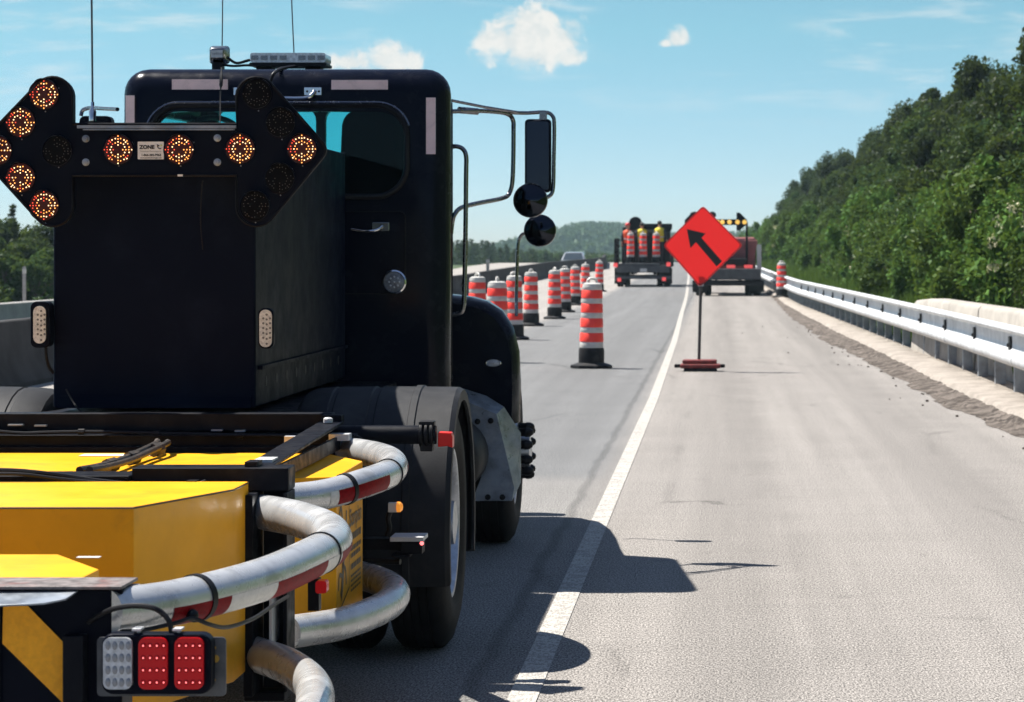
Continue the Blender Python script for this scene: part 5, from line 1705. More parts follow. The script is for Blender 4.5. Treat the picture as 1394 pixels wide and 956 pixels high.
# folded sheet edges: thin dark seam under the lids
mb = MB()
for poly, zz in ((mirror_poly(b2r), ZT2), ):
    pts_ = [(x, y, zz - .004) for x, y in poly]
    mb.tube(pts_, 0.003, 5, closed=True)
mb.build('lid_seam', M['decal_ink'], crt2)
# paper sticker on the lid
mb = MB(); a = P(108, 609, 10.0); mb.box(-2.42, -2.12, 10.02, 10.12, ZT + .001, ZT + .003); mb.build('lid_sticker', M['white_plate'], crt1)
mb = MB(); mb.box(-1.68, -1.62, 6.93, 6.96, .851, .853); mb.build('lid_sticker', M['white_plate'], crt3)
# decal on the right face of the first cartridge
fx_ = b1r[1][0]
pa, pb = Vector((b1r[1][0], b1r[1][1], 0)), Vector((b1r[2][0], b1r[2][1], 0))
fdir = (pb - pa).normalized(); fn = Vector((fdir.y, -fdir.x, 0))
def F3(u, z, lift=.003):
    p = pa + fdir * u + fn * lift
    return Vector((p.x, p.y, z))
text_part('decal_lettering', 'Scorpion', 0.088, F3(.475, .70), fdir, (0, 0, 1), M['decal_ink'], crt1, 'CENTER', 0, 0.002)
rq = random.Random(3)      # the small print is too small to read: broken ink lines
for zz, th, gap in ((.632, .026, .010), (.590, .016, .012), (.565, .016, .012), (.525, .020, .010), (.492, .008, .008), (.475, .008, .008), (.458, .008, .008), (.441, .008, .008)):
    mb = MB(); u = .35
    while u < .61:
        e = min(.62, u + rq.uniform(.012, .045))
        mb.add([F3(u, zz - th / 2, .002), F3(e, zz - th / 2, .002), F3(e, zz + th / 2, .002), F3(u, zz + th / 2, .002)], [(0, 1, 2, 3)])
        u = e + gap
    mb.build('small_print', M['decal_ink'], crt1)
mb = MB()
# emblem: scorpion with raised tail and claws
def stroke(pts, r):
    pp = catmull([F3(u, z, .002) for u, z in pts], 5)
    for i in range(len(pp) - 1):
        d_ = (pp[i + 1] - pp[i]).normalized(); sd_ = d_.cross(fn) * r
        mb.add([pp[i] - sd_, pp[i] + sd_, pp[i + 1] + sd_, pp[i + 1] - sd_], [(0, 1, 2, 3)])
stroke([(.14, .70), (.17, .64), (.16, .56), (.13, .48), (.10, .45)], .022)
stroke([(.14, .70), (.11, .76), (.07, .75), (.06, .71)], .010)
stroke([(.16, .64), (.22, .68), (.24, .74)], .010); stroke([(.15, .60), (.07, .63), (.05, .60)], .009)
stroke([(.15, .56), (.22, .53), (.23, .48)], .008); stroke([(.13, .52), (.06, .53), (.04, .48)], .008)
stroke([(.03, .84), (.31, .84)], .004); stroke([(.31, .84), (.31, .46)], .003); stroke([(.31, .46), (.03, .40)], .004)
mb.build('decal_emblem', M['decal_ink'], crt1)

# curved aluminium tubes
def guard_tube(path, r, m=M['alu']):
    mb = MB(); pp = catmull(path, 10); mb.tube(pp, r, 28)
    o = mb.build('guard_tube', m, cush, sharp=60)
    return o, pp
def path_len(pp):
    L = [0]
    for i in range(1, len(pp)): L.append(L[-1] + (pp[i] - pp[i - 1]).length)
    return L
def sub_path(pp, t0, t1, n=14):
    L = path_len(pp); out = []
    for k in range(n + 1):
        s_ = L[-1] * (t0 + (t1 - t0) * k / n)
        i = max(1, min(len(pp) - 1, next((j for j in range(len(L)) if L[j] >= s_), len(L) - 1)))
        f_ = (s_ - L[i - 1]) / max(1e-6, L[i] - L[i - 1])
        out.append(pp[i - 1].lerp(pp[i], f_))
    return out
def tape(o, pp, r, t0, t1, m, a0=-62, a1=-2):
    mb = MB(); mb.tube(sub_path(pp, t0, t1), r + .0012, 8, a0=R(a0), a1=R(a1)); return mb.build('reflective_tape', m, o, sharp=70)
def band(o, pp, r, t, wd=.009, m=None):
    mb = MB(); mb.tube(sub_path(pp, t - .0001, t + .0001, 1), r, 8)
    q = sub_path(pp, t - wd / path_len(pp)[-1], t + wd / path_len(pp)[-1], 3)
    mb = MB(); mb.tube(q, r + .004, 28); mb.build('clamp_band', m or M['cable'], o)
def t_at_px(pp, px, first=True):
    L = path_len(pp); best = None
    for i in range(len(pp)):
        x = VX + F * pp[i].x / pp[i].y
        e = abs(x - px)
        if best is None or e < best[0] - (0 if first else -1e-9): best = (e, L[i] / L[-1])
    return best[1]
RT = 0.0565
T1 = [(-1.47, 6.37, .785), (-1.335, 6.57, .785), (-1.205, 6.95, .79), (-1.135, 7.35, .80), (-1.118, 7.66, .805), (-1.17, 7.98, .81), (-1.30, 8.28, .815), (-1.44, 8.50, .815), (-1.56, 8.66, .815)]
o1, p1 = guard_tube(T1, RT)
n_half = len(p1)
front1 = p1[:int(n_half * .56)]
def tp(px): return t_at_px(front1, px) * path_len(front1)[-1] / path_len(p1)[-1]
tape(o1, p1, RT, tp(213), tp(293), M['tape_red'])
tape(o1, p1, RT, tp(293), tp(350), M['tape_white'])
tape(o1, p1, RT, tp(350), tp(421), M['tape_red'])
tape(o1, p1, RT, tp(421), tp(440), M['tape_white'])
tape(o1, p1, RT, tp(441), 0.585, M['tape_red'], -50, 0)
band(o1, p1, RT, tp(263), .010); band(o1, p1, RT, tp(438), .004)
T2 = [(-1.415, 8.70, .842), (-1.30, 8.78, .85), (-1.195, 8.95, .872), (-1.145, 9.25, .882), (-1.175, 9.60, .888), (-1.27, 9.95, .888), (-1.42, 10.26, .885), (-1.50, 10.36, .885)]
o2, p2 = guard_tube(T2, 0.050)
front2 = p2[:int(len(p2) * .48)]
def tp2(px): return t_at_px(front2, px) * path_len(front2)[-1] / path_len(p2)[-1]
tape(o2, p2, .050, tp2(436), tp2(446), M['tape_white'], -45, 15)
tape(o2, p2, .050, tp2(446), tp2(511), M['tape_red'], -45, 15)
tape(o2, p2, .050, 0.43, 0.52, M['tape_red'], -40, 12)
band(o2, p2, .050, tp2(470), .008); band(o2, p2, .050, tp2(528), .004)
L2 = [(-1.415, 8.72, .40), (-1.28, 8.95, .395), (-1.19, 9.25, .40), (-1.165, 9.5, .405), (-1.20, 9.8, .405), (-1.31, 10.1, .405), (-1.46, 10.34, .405)]
guard_tube(L2, 0.055)
L1 = [(-1.56, 8.60, .365), (-1.44, 8.42, .365), (-1.32, 8.20, .365), (-1.21, 7.90, .36), (-1.155, 7.6, .355), (-1.13, 7.3, .35), (-1.16, 7.0, .345), (-1.30, 6.6, .34), (-1.47, 6.38, .34)]
o4, p4 = guard_tube(L1, 0.056)
# the same four tubes on the far side, partly hidden
for pth, r_ in ((T1, RT), (T2, .05), (L1, .056), (L2, .055)):
    guard_tube([(2 * TX - x, y, z) for x, y, z in pth], r_)
# collars where the tubes meet the frame
def collar(c, ax, r, name='tube_collar'):
    mb = MB(); mb.lathe([(r, -.03), (r + .012, -.03), (r + .012, .02), (r, .02)], c, 'X', 24, caps=False); mb.build(name, M['plate'], frame)
# transverse frames
mb = MB()
fx1 = P(398, 0, 8.6).x
mb.box(P(182, 0, 8.55).x, fx1, 8.52, 8.66, P(0, 668, 8.55).z, P(0, 636, 8.55).z)
mb.box(2 * TX - P(182, 0, 8.55).x - .6, P(182, 0, 8.55).x - .002, 8.50, 8.68, P(0, 656, 8.55).z - .01, P(0, 646, 8.55).z)
mb.box(2 * TX - fx1, P(182, 0, 8.55).x - .6, 8.52, 8.66, P(0, 668, 8.55).z, P(0, 640, 8.55).z)
frame = mb.build('cross_frame', M['steelblk'], cush, bevel=0.005)
zb_, zt_ = 0.24, P(0, 669, 8.55).z
for s in (1, -1):
    mb = MB()
    def X(v): return v if s == 1 else 2 * TX - v
    def bx(x0, x1, y0, y1, z0, z1): mb.box(min(X(x0), X(x1)), max(X(x0), X(x1)), y0, y1, z0, z1)
    bx(-1.505, -1.475, 8.40, 8.66, zb_, zt_)
    bx(-1.472, -1.395, 8.585, 8.60, zb_, zt_)
    bx(-1.394, -1.382, 8.50, 8.66, zb_, zt_)
    bx(-1.52, -1.39, 8.50, 8.66, zb_ - .03, zb_ - .002)
    mb.build('frame_column', M['steelblk'], frame, bevel=0.003)
for s in (1, -1):
    mb = MB(); x_ = -1.425 if s == 1 else 2 * TX + 1.425
    mb.box(x_ - .004, x_ + .004, 8.44, 8.583, .40, .62)
    mb.build('gusset', M['galv'], frame)
for c_, r_ in (((-1.525, 8.60, .815), RT), ((-1.50, 8.53, .365), .056)):
    mb = MB(); mb.lathe([(r_ + .001, -.02), (r_ + .016, -.02), (r_ + .016, .012), (r_ + .001, .012)], c_, 'X', 24)
    mb.build('tube_collar', M['plate'], frame)
# rear frame by the truck
mb = MB()
mb.box(2 * TX + 1.40, -1.40, 10.27, 10.33, .25, .90)
mb.build('hitch_frame', M['steelblk'], cush, bevel=0.005)
mb = MB(); a = P(379, 608, 10.2); mb.box(-1.50, -1.46, 10.15, 10.26, .895, .93); mb.box(P(388, 0, 10.2).x, P(410, 0, 10.2).x, 10.18, 10.24, .905, .945); mb.box(P(450, 0, 10.2).x, P(477, 0, 10.2).x, 10.15, 10.24, .93, .955)
mb.build('hitch_plate', M['galv'], cush)
# strap bar along the first cartridge
mb = MB()
pa_ = [P(372, 640, 8.72), P(448, 590, 10.3)]
mb.add([(-1.545, 8.68, .945), (-1.455, 8.68, .945), (-1.455, 10.30, .985), (-1.545, 10.30, .985), (-1.545, 8.68, .957), (-1.455, 8.68, .957), (-1.455, 10.30, .997), (-1.545, 10.30, .997)], [(0, 1, 2, 3), (4, 5, 6, 7), (0, 1, 5, 4), (1, 2, 6, 5), (2, 3, 7, 6), (3, 0, 4, 7)])
mb.box(-1.47, -1.458, 8.70, 10.25, .89, .944)
mb.box(-1.54, -1.46, 10.28, 10.36, .985, 1.02)
mb.build('strap_bar', M['steelblk'], cush, bevel=0.003)
mb = MB(); mb.box(-1.53, -1.47, 8.74, 8.86, .958, .968); mb.build('strap_clip', M['galv'], cush)
mb = MB(); c = (-1.50, 10.2, .997); mb.lathe([(.018, 0), (.018, .015), (.012, .02)], c, 'Z', 8); mb.build('strap_bolt', M['galv'], cush)
# hoses and wires over the cartridges
mb = MB()
for q in (0, 1):
    sx = q * 14
    mb.tube(catmull([P(222 + sx - 8, 601 + q, 10.2), P(213 + sx, 604, 10.05), P(190 + sx, 615, 9.75), P(165 + sx, 626, 9.4), P(135 + sx, 635, 9.1), P(108 + sx, 640, 8.85)], 6), 0.0125, 8)
for k in (0.15, 0.45, 0.72):
    c = P(222 - 110 * k + 8, 603 + 37 * k, 10.1 - 1.2 * k); mb.tube([(c.x - .01, c.y - .02, c.z - .012), (c.x + .01, c.y + .02, c.z - .008)], 0.026, 8)
mb.build('hydraulic_hose', M['hose'], cush)
mb = MB()
mb.tube(catmull([P(-20, 640, 8.46), P(20, 641, 8.46), P(45, 643, 8.46), P(80, 647, 8.47), P(120, 653, 8.48), P(170, 659, 8.48), P(220, 662, 8.48), P(262, 661, 8.48), P(280, 656, 8.5)], 6), 0.008, 7)
mb.tube(catmull([P(-20, 645, 8.44), P(30, 646, 8.44), P(80, 652, 8.45), P(140, 658, 8.46), P(200, 663, 8.46), P(258, 663, 8.46)], 6), 0.006, 7)
c = P(264, 659, 8.47); mb.box(c.x - .02, c.x + .012, 8.45, 8.49, c.z - .012, c.z + .012)
mb.build('frame_wire', M['cable'], cush)
mb = MB(); a, b = P(330, 633, 8.5), P(347, 637, 8.5); mb.box(a.x, b.x, 8.54, 8.64, b.z - .001, a.z + .006); mb.build('frame_catch', M['steelblk'], frame)
# strike plate
SP = 6.36
sx1 = P(166, 0, SP).x
mb = MB()
mb.box(2 * TX - sx1, sx1, SP, SP + .12, 0.16, P(0, 802, SP).z)
sp = mb.build('strike_plate', M['board'], cush, bevel=0.006)
mb = MB(); zt = P(0, 802, SP).z
mb.add([(2 * TX - sx1 - .005, SP - .03, zt + .002), (sx1 + .006, SP - .03, zt + .002), (sx1 + .006, SP + .15, zt + .002), (2 * TX - sx1 - .005, SP + .15, zt + .002)] + [(2 * TX - sx1 - .005, SP - .03, zt + .010), (sx1 + .006, SP - .03, zt + .010), (sx1 + .006, SP + .15, zt + .010), (2 * TX - sx1 - .005, SP + .15, zt + .010)], [(0, 1, 2, 3), (4, 5, 6, 7), (0, 1, 5, 4), (1, 2, 6, 5), (2, 3, 7, 6), (3, 0, 4, 7)])
mb.build('top_plate', M['rust'], sp, bevel=0.002)
# bent aluminium lip on the face
mb = MB()
facet(mb, [(-70, 806, SP - .02), (106, 804, SP - .02), (90, 815, SP - .10), (60, 821, SP - .12), (0, 824, SP - .12), (-70, 826, SP - .12)], 0, .004)
mb.build('front_lip', M['plate'], sp, sharp=60)
# orange and black chevrons
mb = MB()
CH = [(4.6, 825), (38, 825), (89.5, 877.5), (88, 1010), (3.4, 924 - 48)]
mb.prism([(P(a, b, SP - .004).x, P(a, b, SP - .004).z) for a, b in [(4.6, 825), (38, 825), (89.5, 877.5), (87, 958), (3.4, 876)]], SP - .006, SP - .003)
wS = P(89.5, 0, SP).x - P(3.4, 0, SP).x
for k in range(1, 7):
    off = -k * (wS + .02)
    zt1, zt2 = P(0, 825, SP).z, P(0, 956, SP).z
    mb.prism([(P(4.6, 0, SP).x + off, zt1), (P(38, 0, SP).x + off, zt1), (P(89.5, 0, SP).x + off, P(0, 877, SP).z), (P(87, 0, SP).x + off, zt2), (P(3.4, 0, SP).x + off, P(0, 876, SP).z)], SP - .006, SP - .003)
mb.build('chevron_stripe', M['orange_tape'], sp)
mb = MB(); a, b = P(-2, 822, SP), P(3, 960, SP); mb.box(a.x - .002, b.x - .001, SP - .012, SP - .007, b.z, a.z); mb.box(P(92, 0, SP).x, P(120, 0, SP).x, SP - .05, SP - .004, .16, P(0, 862, SP).z); mb.build('cover_strip', M['steelblk'], sp, bevel=0.003)
# tail lamp cluster
LDp = 6.24
a, b = P(140, 863, LDp), P(288, 946, LDp)
mb = MB(); mb.prism(rrect(a.x - .004, b.x, b.z, a.z, .028, 5), LDp, LDp + .05)
tl = mb.build('tail_lamp', M['board'], cush, bevel=0.007)
mb = MB(); a2, b2 = P(125, 872, LDp), P(302, 953, LDp)
mb.prism(rrect(a2.x, b2.x, b2.z, a2.z, .010, 3), LDp + .052, LDp + .058)
mb.build('lamp_plate', mat('dark_lamp_plate', (0.065, 0.07, 0.08), 0.5, 0.2, var=0.3, vscale=12, dirt=(0.16, 0.16, 0.16), dirt_amt=0.5, dscale=9), tl)
mb = MB()
for px, py, r_ in ((293, 897, .0095), (292, 882, .004), (291, 926, .0045)):
    c = P(px, py, LDp + .05); mb.disc((c.x, LDp + .0515, c.z), r_, 'Y', 14)
mb.build('plate_hole', mat('hole_showing_yellow', (0.45, 0.26, 0.03), 0.6), tl)
for px0, px1, red in ((142, 181, 0), (190, 229, 1), (239, 278, 1)):
    c0, c1_ = P(px0, 867.5, LDp), P(px1, 937.5, LDp)
    mb = MB(); mb.prism(rrect(c0.x, c1_.x, c1_.z, c0.z, .016, 5), LDp - .014, LDp - .001, mi=0)
    for i in range(4):
        for j in range(4):
            q = (c0.x + (c1_.x - c0.x) * (j + .55) / 4.2 + .003, LDp - .0142, c0.z + (c1_.z - c0.z) * (i + .62) / 4.2)
            if red:
                mb.sphere(q, .0068, 6, 1, (1, .35, 1)); mb.sphere((q[0], q[1] - .002, q[2]), .0023, 3, 2, (1, .6, 1))
            else:
                mb.sphere(q, .0078, 6, 1, (.8, .35, 1.35))
    mb.build('lamp_lens', [M['lens_red'], mat('red_lens_cup', (0.22, 0.002, 0.005), .25, spec=.25, emit=(1, .01, .02), estr=.03), M['led_red']] if red else [M['lens_clear'], mat('clear_lens_cup', (0.22, 0.23, 0.25), .15, coat=.5)], tl, sharp=50)
mb = MB()
for px in (186, 241):
    a_, b_ = P(px - 6, 856, LDp + .01), P(px + 6, 859, LDp + .01); mb.box(a_.x, b_.x, LDp + .005, LDp + .045, b_.z, a_.z); a_, b_ = P(px - 2, 859, LDp), P(px + 2, 864, LDp); mb.box(a_.x, b_.x, LDp + .015, LDp + .035, b_.z - .004, a_.z - .0005)
mb.build('mounting_nut', M['galv'], tl)
mb = MB()
mb.tube(catmull([P(120, 848, SP - .01), P(135, 838, SP - .03), P(155, 829, 6.30), P(180, 825, 6.28), P(205, 827, 6.27), P(220, 834, 6.27), P(230, 846, 6.265), P(234, 862, 6.265)], 6), 0.0065, 8)
mb.build('lamp_cable', M['cable'], tl)
mb = MB()
mb.tube(catmull([P(165, 860, 6.34), P(200, 857, 6.40), P(240, 848, 6.45), P(262, 842, 6.5), P(285, 850, 6.55), P(310, 854, 6.7), P(345, 842, 7.0), P(375, 822, 7.4), P(392, 812, 7.7)], 6), 0.0055, 7)
c = P(262, 838, 6.52); mb.sphere((c.x, c.y, c.z), .016, 6)
mb.build('side_cable', M['cable'], cush)
# bolt box where tube meets the strike plate
mb = MB(); a, b = P(157, 800, 6.42), P(182, 815, 6.42); mb.box(a.x, b.x, 6.40, 6.5, b.z, a.z); mb.build('tube_clamp', M['galv'], cush, bevel=.004)
# small red side lamp under the tube
mb = MB(); a, b = P(432, 789, 8.3), P(447, 806, 8.3); mb.prism(rrect(a.x, b.x, b.z, a.z, .008, 4), 8.26, 8.31); rl_ = mb.build('side_marker', M['lens_red'], cush)
mb = MB(); a, b = P(421, 787, 8.36), P(436, 830, 8.36); mb.box(a.x, b.x, 8.33, 8.38, b.z, a.z); mb.build('marker_bracket', M['steelblk'], rl_)

# ------------------------------------------------------------------ LOADED TRUCK ahead on the left lane
LD = 117.0
g0 = gz(LD)
def Lp(px, py, d=LD): return P(px, py, d)
lx0, lx1 = Lp(836, 0).x, Lp(915, 0).x
lcx = (lx0 + lx1) / 2
lt = thing('flatbed_truck', 'dark flatbed truck ahead carrying striped drums and road workers', 'truck', (lcx, LD + 2, g0))
zd = Lp(0, 360).z
mb = MB(); mb.box(lx0 + .05, lx1 - .05, LD, LD + 4.2, zd - .14, zd); mb.build('deck', M['truck_dark'], lt, bevel=.02)
mb = MB(); mb.box(lx0 + .12, lx1 - .12, LD - .06, LD - .005, Lp(0, 371).z, Lp(0, 361.5).z); mb.box(lx0 + .25, lx1 - .55, LD - .065, LD + .0, Lp(0, 361).z, Lp(0, 358.5).z); mb.build('tailboard', M['truck_grey'], lt, bevel=.02)
mb = MB(); mb.box(lx0 + .02, lx1 - .02, LD - .12, LD - .02, Lp(0, 380).z, Lp(0, 376).z); mb.build('bumper', M['truck_grey'], lt, bevel=.015)
mb = MB()
for sx in (-.55, .45): mb.box(lcx + sx, lcx + sx + .12, LD + .1, LD + 6.2, g0 + .55, zd - .15)
mb.tube([(lcx - .95, LD + 1.0, g0 + .45), (lcx + .95, LD + 1.0, g0 + .45)], .09, 10)
mb.build('chassis', M['truck_dark'], lt)
for s in (-1, 1):
    wheel(lt, lcx + s * 1.19, LD + 1.0, g0 + .45, .45, .30, s); wheel(lt, lcx + s * .86, LD + 1.0, g0 + .45, .45, .26, s, name='inner_wheel'); wheel(lt, lcx + s * 1.15, LD + 5.3, g0 + .45, .45, .28, s)
for px, py in ((838, 361), (910, 360)):
    c = Lp(px, py); mb = MB(); mb.prism(rrect(c.x - .09, c.x + .09, c.z - .09, c.z + .09, .03, 3), LD - .09, LD - .03); mb.build('tail_lamp', M['tail_red'], lt)
for px, py in ((843, 381), (904, 380)):
    c = Lp(px, py); mb = MB(); mb.prism(rrect(c.x - .085, c.x + .085, c.z - .08, c.z + .08, .03, 3), LD - .16, LD - .10); mb.build('tail_lamp', M['tail_red'], lt)
for s_ in (-1, 1):
    mb = MB(); mb.box(lcx + s_ * 1.02 - .26, lcx + s_ * 1.02 + .26, LD + .38, LD + .40, g0 + .14, zd - .16); mb.build('mudflap', M['drum_black'], lt)
mb = MB(); c = Lp(876, 368); mb.box(c.x - .15, c.x + .15, LD - .068, LD - .061, c.z - .075, c.z + .075); mb.build('number_plate', M['truck_pale'], lt)
# stake sides and headboard
z1_ = Lp(0, 325).z
mb = MB()
for yy in np.linspace(LD + .05, LD + 4.0, 5): mb.box(lx0 + .0, lx0 + .07, yy, yy + .07, zd - .1, z1_)
for zz in np.linspace(zd + .12, z1_ - .1, 4): mb.box(lx0 + .06, lx0 + .10, LD + .06, LD + 4.06, zz, zz + .12)
mb.build('stake_side', M['truck_dark'], lt)
mb = MB()
for yy in np.linspace(LD + .05, LD + 4.0, 5): mb.box(lx1 - .07, lx1, yy, yy + .07, zd - .1, Lp(0, 332).z)
for zz in np.linspace(zd + .12, z1_ - .3, 3): mb.box(lx1 - .10, lx1 - .06, LD + .06, LD + 4.06, zz, zz + .12)
mb.build('stake_side', M['truck_dark'], lt)
mb = MB(); mb.box(lx0 + .2, lx1 - .15, LD + 3.95, LD + 4.05, zd + .01, Lp(0, 315).z); mb.build('headboard', M['truck_dark'], lt, bevel=.02)
bm = rounded_box(lx0 + .22, lx1 - .18, LD + 4.3, LD + 6.2, g0 + .6, Lp(0, 306, LD).z, .12, 4)
lcab = bm_obj(bm, 'cab', M['truck_dark'], lt)
mb = MB(); mb.prism(rrect(lx0 + .5, lx1 - .5, Lp(0, 335).z, Lp(0, 312).z, .08, 3), LD + 4.28, LD + 4.295); mb.build('rear_window', M['car_glass'], lcab)
mb = MB(); c = Lp(865, 304, LD + 3.6); mb.lathe([(.001, -.05), (.27, -.05), (.30, -.02), (.30, .04), (.001, .05)], (c.x, LD + 3.6, c.z), 'Y', 24, caps=False)
c2_ = Lp(915, 312, LD + 3.6); mb.lathe([(.001, -.05), (.15, -.05), (.17, .04), (.001, .05)], (c2_.x - .2, LD + 3.6, c2_.z), 'Y', 20, caps=False)
mb.box(c.x, c2_.x, LD + 3.58, LD + 3.62, c.z - .28, c.z - .02); mb.box(c.x + .3, c.x + .38, LD + 3.63, LD + 3.7, zd, c.z - .1); mb.box(c2_.x - .4, c2_.x - .32, LD + 3.63, LD + 3.7, zd, c.z - .1)
mb.build('arrow_board', M['board'], lt)
for px, lab, q in ((858.5, 'striped drum on the flatbed, leftmost of the three behind the tailboard', .3), (875.5, 'striped drum standing in the middle of the three on the flatbed', 1.2), (893.5, 'striped drum on the flatbed, closest of the three to the orange sign', 2.1)):
    c = Lp(px, 0, LD + .45); copy_tree(drum0, (c.x, LD + .45, zd + .002), q, (1.0, 1.0, 1.13), lab)
hang = {'l': ((.27, .02, 1.14), (.30, -.08, .90)), 'r': ((.27, .02, 1.14), (.28, -.10, .90))}
akim = {'l': ((.34, .06, 1.16), (.24, -.14, 1.02)), 'r': ((.27, .02, 1.14), (.28, -.10, .90))}
fwd = {'l': ((.28, -.10, 1.20), (.18, -.34, 1.16)), 'r': ((.30, -.06, 1.18), (.16, -.34, 1.20))}
person('worker in orange vest and red hard hat standing on the flatbed at its left side', (Lp(854.5, 0, LD + 1.1).x, LD + 1.1, zd), akim, M['hi_orange'], M['hat_red'], face=math.pi * .95, hgt=1.80)
person('bareheaded worker in a yellow vest standing behind the middle drum on the flatbed', (Lp(874, 0, LD + 1.2).x, LD + 1.2, zd), fwd, M['hi_yellow'], None, face=math.pi * 1.05, lean=-.05, hgt=1.86)
person('dark haired worker in a yellow vest at the right of the flatbed, beside the sign', (Lp(898, 0, LD + 1.0).x, LD + 1.0, zd), hang, M['hi_yellow'], None, face=math.pi * .9, hgt=1.93)

# ------------------------------------------------------------------ RIGHT TRUCK ahead with its own arrow board
RD = 99.0
g1 = gz(RD)
def Rp(px, py, d=RD): return P(px, py, d)
rx0, rx1 = Rp(945, 0).x, Rp(1038, 0).x
rcx = (rx0 + rx1) / 2
rt = thing('dump_truck', 'red bodied truck half hidden by the diamond sign, amber arrow lamps on top', 'truck', (rcx, RD + 2, g1))
mb = MB(); mb.box(rx0 + .1, rx1 - .06, RD, RD + .5, Rp(0, 381).z, Rp(0, 366).z); mb.build('tail_frame', M['truck_grey'], rt, bevel=.03)
mb = MB(); mb.box(rx0 + .05, rx1 - .05, RD - .1, RD - .01, Rp(0, 389).z, Rp(0, 383).z); mb.build('bumper', M['truck_dark'], rt, bevel=.02)
mb = MB(); mb.prism([(rcx - .95, Rp(0, 362).z), (rcx + .95, Rp(0, 362).z), (rcx + 1.12, Rp(0, 327).z), (rcx - 1.12, Rp(0, 327).z)], RD + 1.0, RD + 4.6)
bd_ = mb.build('dump_body', M['truck_red'], rt, bevel=.03)
mb = MB()
for q in (-.75, -.25, .25, .75): mb.box(rcx + q - .05, rcx + q + .05, RD + .93, RD + .998, Rp(0, 361).z, Rp(0, 328).z)
mb.build('body_rib', M['truck_red'], bd_)
mb = MB(); mb.box(Rp(985, 0).x, Rp(1018, 0).x, RD + .55, RD + .98, Rp(0, 362).z, Rp(0, 352).z); mb.build('spreader', M['truck_dark'], rt, bevel=.03)
for px in (995, 1019):
    c = Rp(px, 363); mb = MB(); mb.prism(rrect(c.x - .16, c.x + .16, c.z - .06, c.z + .06, .02, 3), RD + .35, RD + .54); mb.box(c.x - .03, c.x + .03, RD + .40, RD + .46, Rp(0, 366).z, c.z - .05, 1); mb.build('tail_lamp', [M['tail_red'], M['truck_dark']], rt)
mb = MB(); 
for sx in (-.5, .4): mb.box(rcx + sx, rcx + sx + .1, RD + .1, RD + 7.0, g1 + .55, Rp(0, 375).z)
mb.tube([(rcx - .95, RD + 1.3, g1 + .5), (rcx + .95, RD + 1.3, g1 + .5)], .09, 10)
mb.build('chassis', M['truck_dark'], rt)
for s in (-1, 1):
    wheel(rt, rcx + s * 1.24, RD + 1.2, g1 + .5, .5, .30, s); wheel(rt, rcx + s * .90, RD + 1.2, g1 + .5, .5, .27, s, name='inner_wheel'); wheel(rt, rcx + s * 1.2, RD + 5.8, g1 + .5, .5, .3, s)
bm = rounded_box(rcx - 1.1, rcx + 1.1, RD + 4.9, RD + 6.6, g1 + .6, Rp(0, 322).z, .12, 4); bm_obj(bm, 'cab', M['truck_red'], rt)
mb = MB()
c = Rp(1034, 0); mb.box(c.x - .08, c.x + .08, RD + .9, RD + 1.05, Rp(0, 368).z, Rp(0, 333).z)
for k in range(3): mb.box(c.x - .09, c.x + .09, RD + .89, RD + .899, Rp(0, 366 - k * 12).z, Rp(0, 361 - k * 12).z)
mb.build('side_post', M['truck_pale'], rt, bevel=.01)
for s_ in (-1, 1):
    mb = MB(); mb.box(rcx + s_ * 1.07 - .28, rcx + s_ * 1.07 + .28, RD + .60, RD + .62, g1 + .14, Rp(0, 382).z); mb.build('mudflap', M['drum_black'], rt)
# arrow board high on a mast
AB = RD + .75
mb = MB()
zc = Rp(0, 302.5, AB).z
x_l, x_r = Rp(932, 0, AB).x, Rp(1017, 0, AB).x
mb.box(x_l + .2, x_r - .25, AB, AB + .06, zc - .11, zc + .11)
mb.prism([(x_r - .40, zc + .36), (x_r - .28, zc + .36), (x_r, zc + .08), (x_r, zc - .08), (x_r - .28, zc - .32), (x_r - .40, zc - .32)], AB - .002, AB + .062)
mb.prism([(x_l + .40, zc + .36), (x_l + .28, zc + .36), (x_l, zc + .08), (x_l, zc - .08), (x_l + .28, zc - .32), (x_l + .40, zc - .32)], AB - .002, AB + .062)
for q in (-.7, .7): mb.box(rcx + q - .04, rcx + q + .04, AB + .065, AB + .14, Rp(0, 365).z, zc)
ab = mb.build('arrow_board', M['board'], rt)
for px in (948, 963, 977, 983.5, 993, 1004, 1013.5):
    c = Rp(px, 302.5, AB - .01); mb = MB(); mb.lathe([(.085, .006), (.072, -.012), (.03, -.02), (.001, -.022)], (c.x, AB - .008, c.z), 'Y', 14, caps=False); mb.build('arrow_lamp', M['board_amber'], ab)
# dark dome lamps either side behind the sign top
for px, py in ((945, 291), (969, 291)):
    mb = MB(); c = Rp(px, py, AB + .4); mb.sphere((c.x, c.y, c.z - .05), .17, 8, 0, (1, .5, .8))
    mb.build('beacon', M['truck_dark'], rt)
mb = MB(); mb.box(rcx - 1.0, rcx + .2, AB + .3, AB + .5, zc - .1, Rp(0, 295, AB).z - .12); mb.build('beacon_bar', M['truck_dark'], rt)

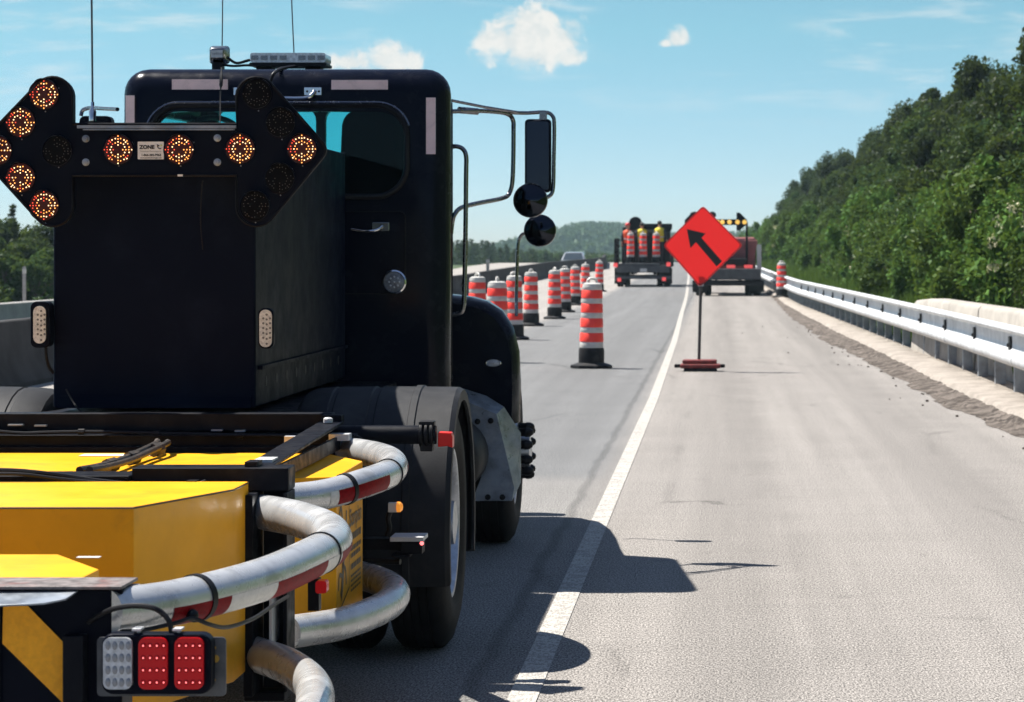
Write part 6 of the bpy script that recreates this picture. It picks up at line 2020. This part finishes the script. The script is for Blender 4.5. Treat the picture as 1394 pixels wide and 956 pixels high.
# ------------------------------------------------------------------ approaching car beyond the barrier
CD = 178.0
cgx = (779 - VX) * CD / F
cg = P(0, 343, CD).z - 1.50
car = thing('car', 'silver car coming the other way behind the barrier and drums', 'car', (cgx, CD + 2, cg))
mb = MB()
def ring_car(y, wdt, z0, z1, r): return [(cgx + x * wdt, y, z0 + (z1 - z0) * z) for x, z in ((-.46, 0), (.46, 0), (.5, .2), (.5, .75), (.46, .95), (.36, 1), (-.36, 1), (-.46, .95), (-.5, .75), (-.5, .2))]
mb.loft([ring_car(CD, 1.6, cg + .30, cg + .68, 0), ring_car(CD + .12, 1.78, cg + .22, cg + .78, 0), ring_car(CD + 1.1, 1.82, cg + .2, cg + .93, 0), ring_car(CD + 3.5, 1.82, cg + .2, cg + .95, 0), ring_car(CD + 4.4, 1.70, cg + .25, cg + .85, 0)])
body = mb.build('body', M['car_silver'], car, sharp=50)
mb = MB()
mb.loft([ring_car(CD + 1.05, 1.62, cg + .90, cg + .95, 0), ring_car(CD + 1.8, 1.36, cg + .92, cg + 1.46, 0), ring_car(CD + 2.9, 1.36, cg + .92, cg + 1.50, 0), ring_car(CD + 3.9, 1.55, cg + .90, cg + .98, 0)])
mb.build('roof', M['car_silver'], body, sharp=50)
mb = MB()
mb.add([(cgx - .70, CD + 1.08, cg + .965), (cgx + .70, CD + 1.08, cg + .965), (cgx + .54, CD + 1.72, cg + 1.41), (cgx - .54, CD + 1.72, cg + 1.41)], [(0, 1, 2, 3)])
mb.v = [(x, y - .02, z + .015) for x, y, z in mb.v]
mb.build('windshield', M['car_glass'], body)
mb = MB()
for s in (-1, 1): mb.sphere((cgx + s * .66, CD + .05, cg + .62), .13, 6, 0, (1.3, .5, .6))
mb.build('headlight', M['lens_clear'], car)
mb = MB(); mb.box(cgx - .5, cgx + .5, CD - .02, CD + .1, cg + .36, cg + .5); mb.build('grille', M['truck_dark'], car)
for s in (-1, 1):
    for yy in (.85, 3.5): wheel(car, cgx + s * .9, CD + yy, cg + .31, .31, .2, s)
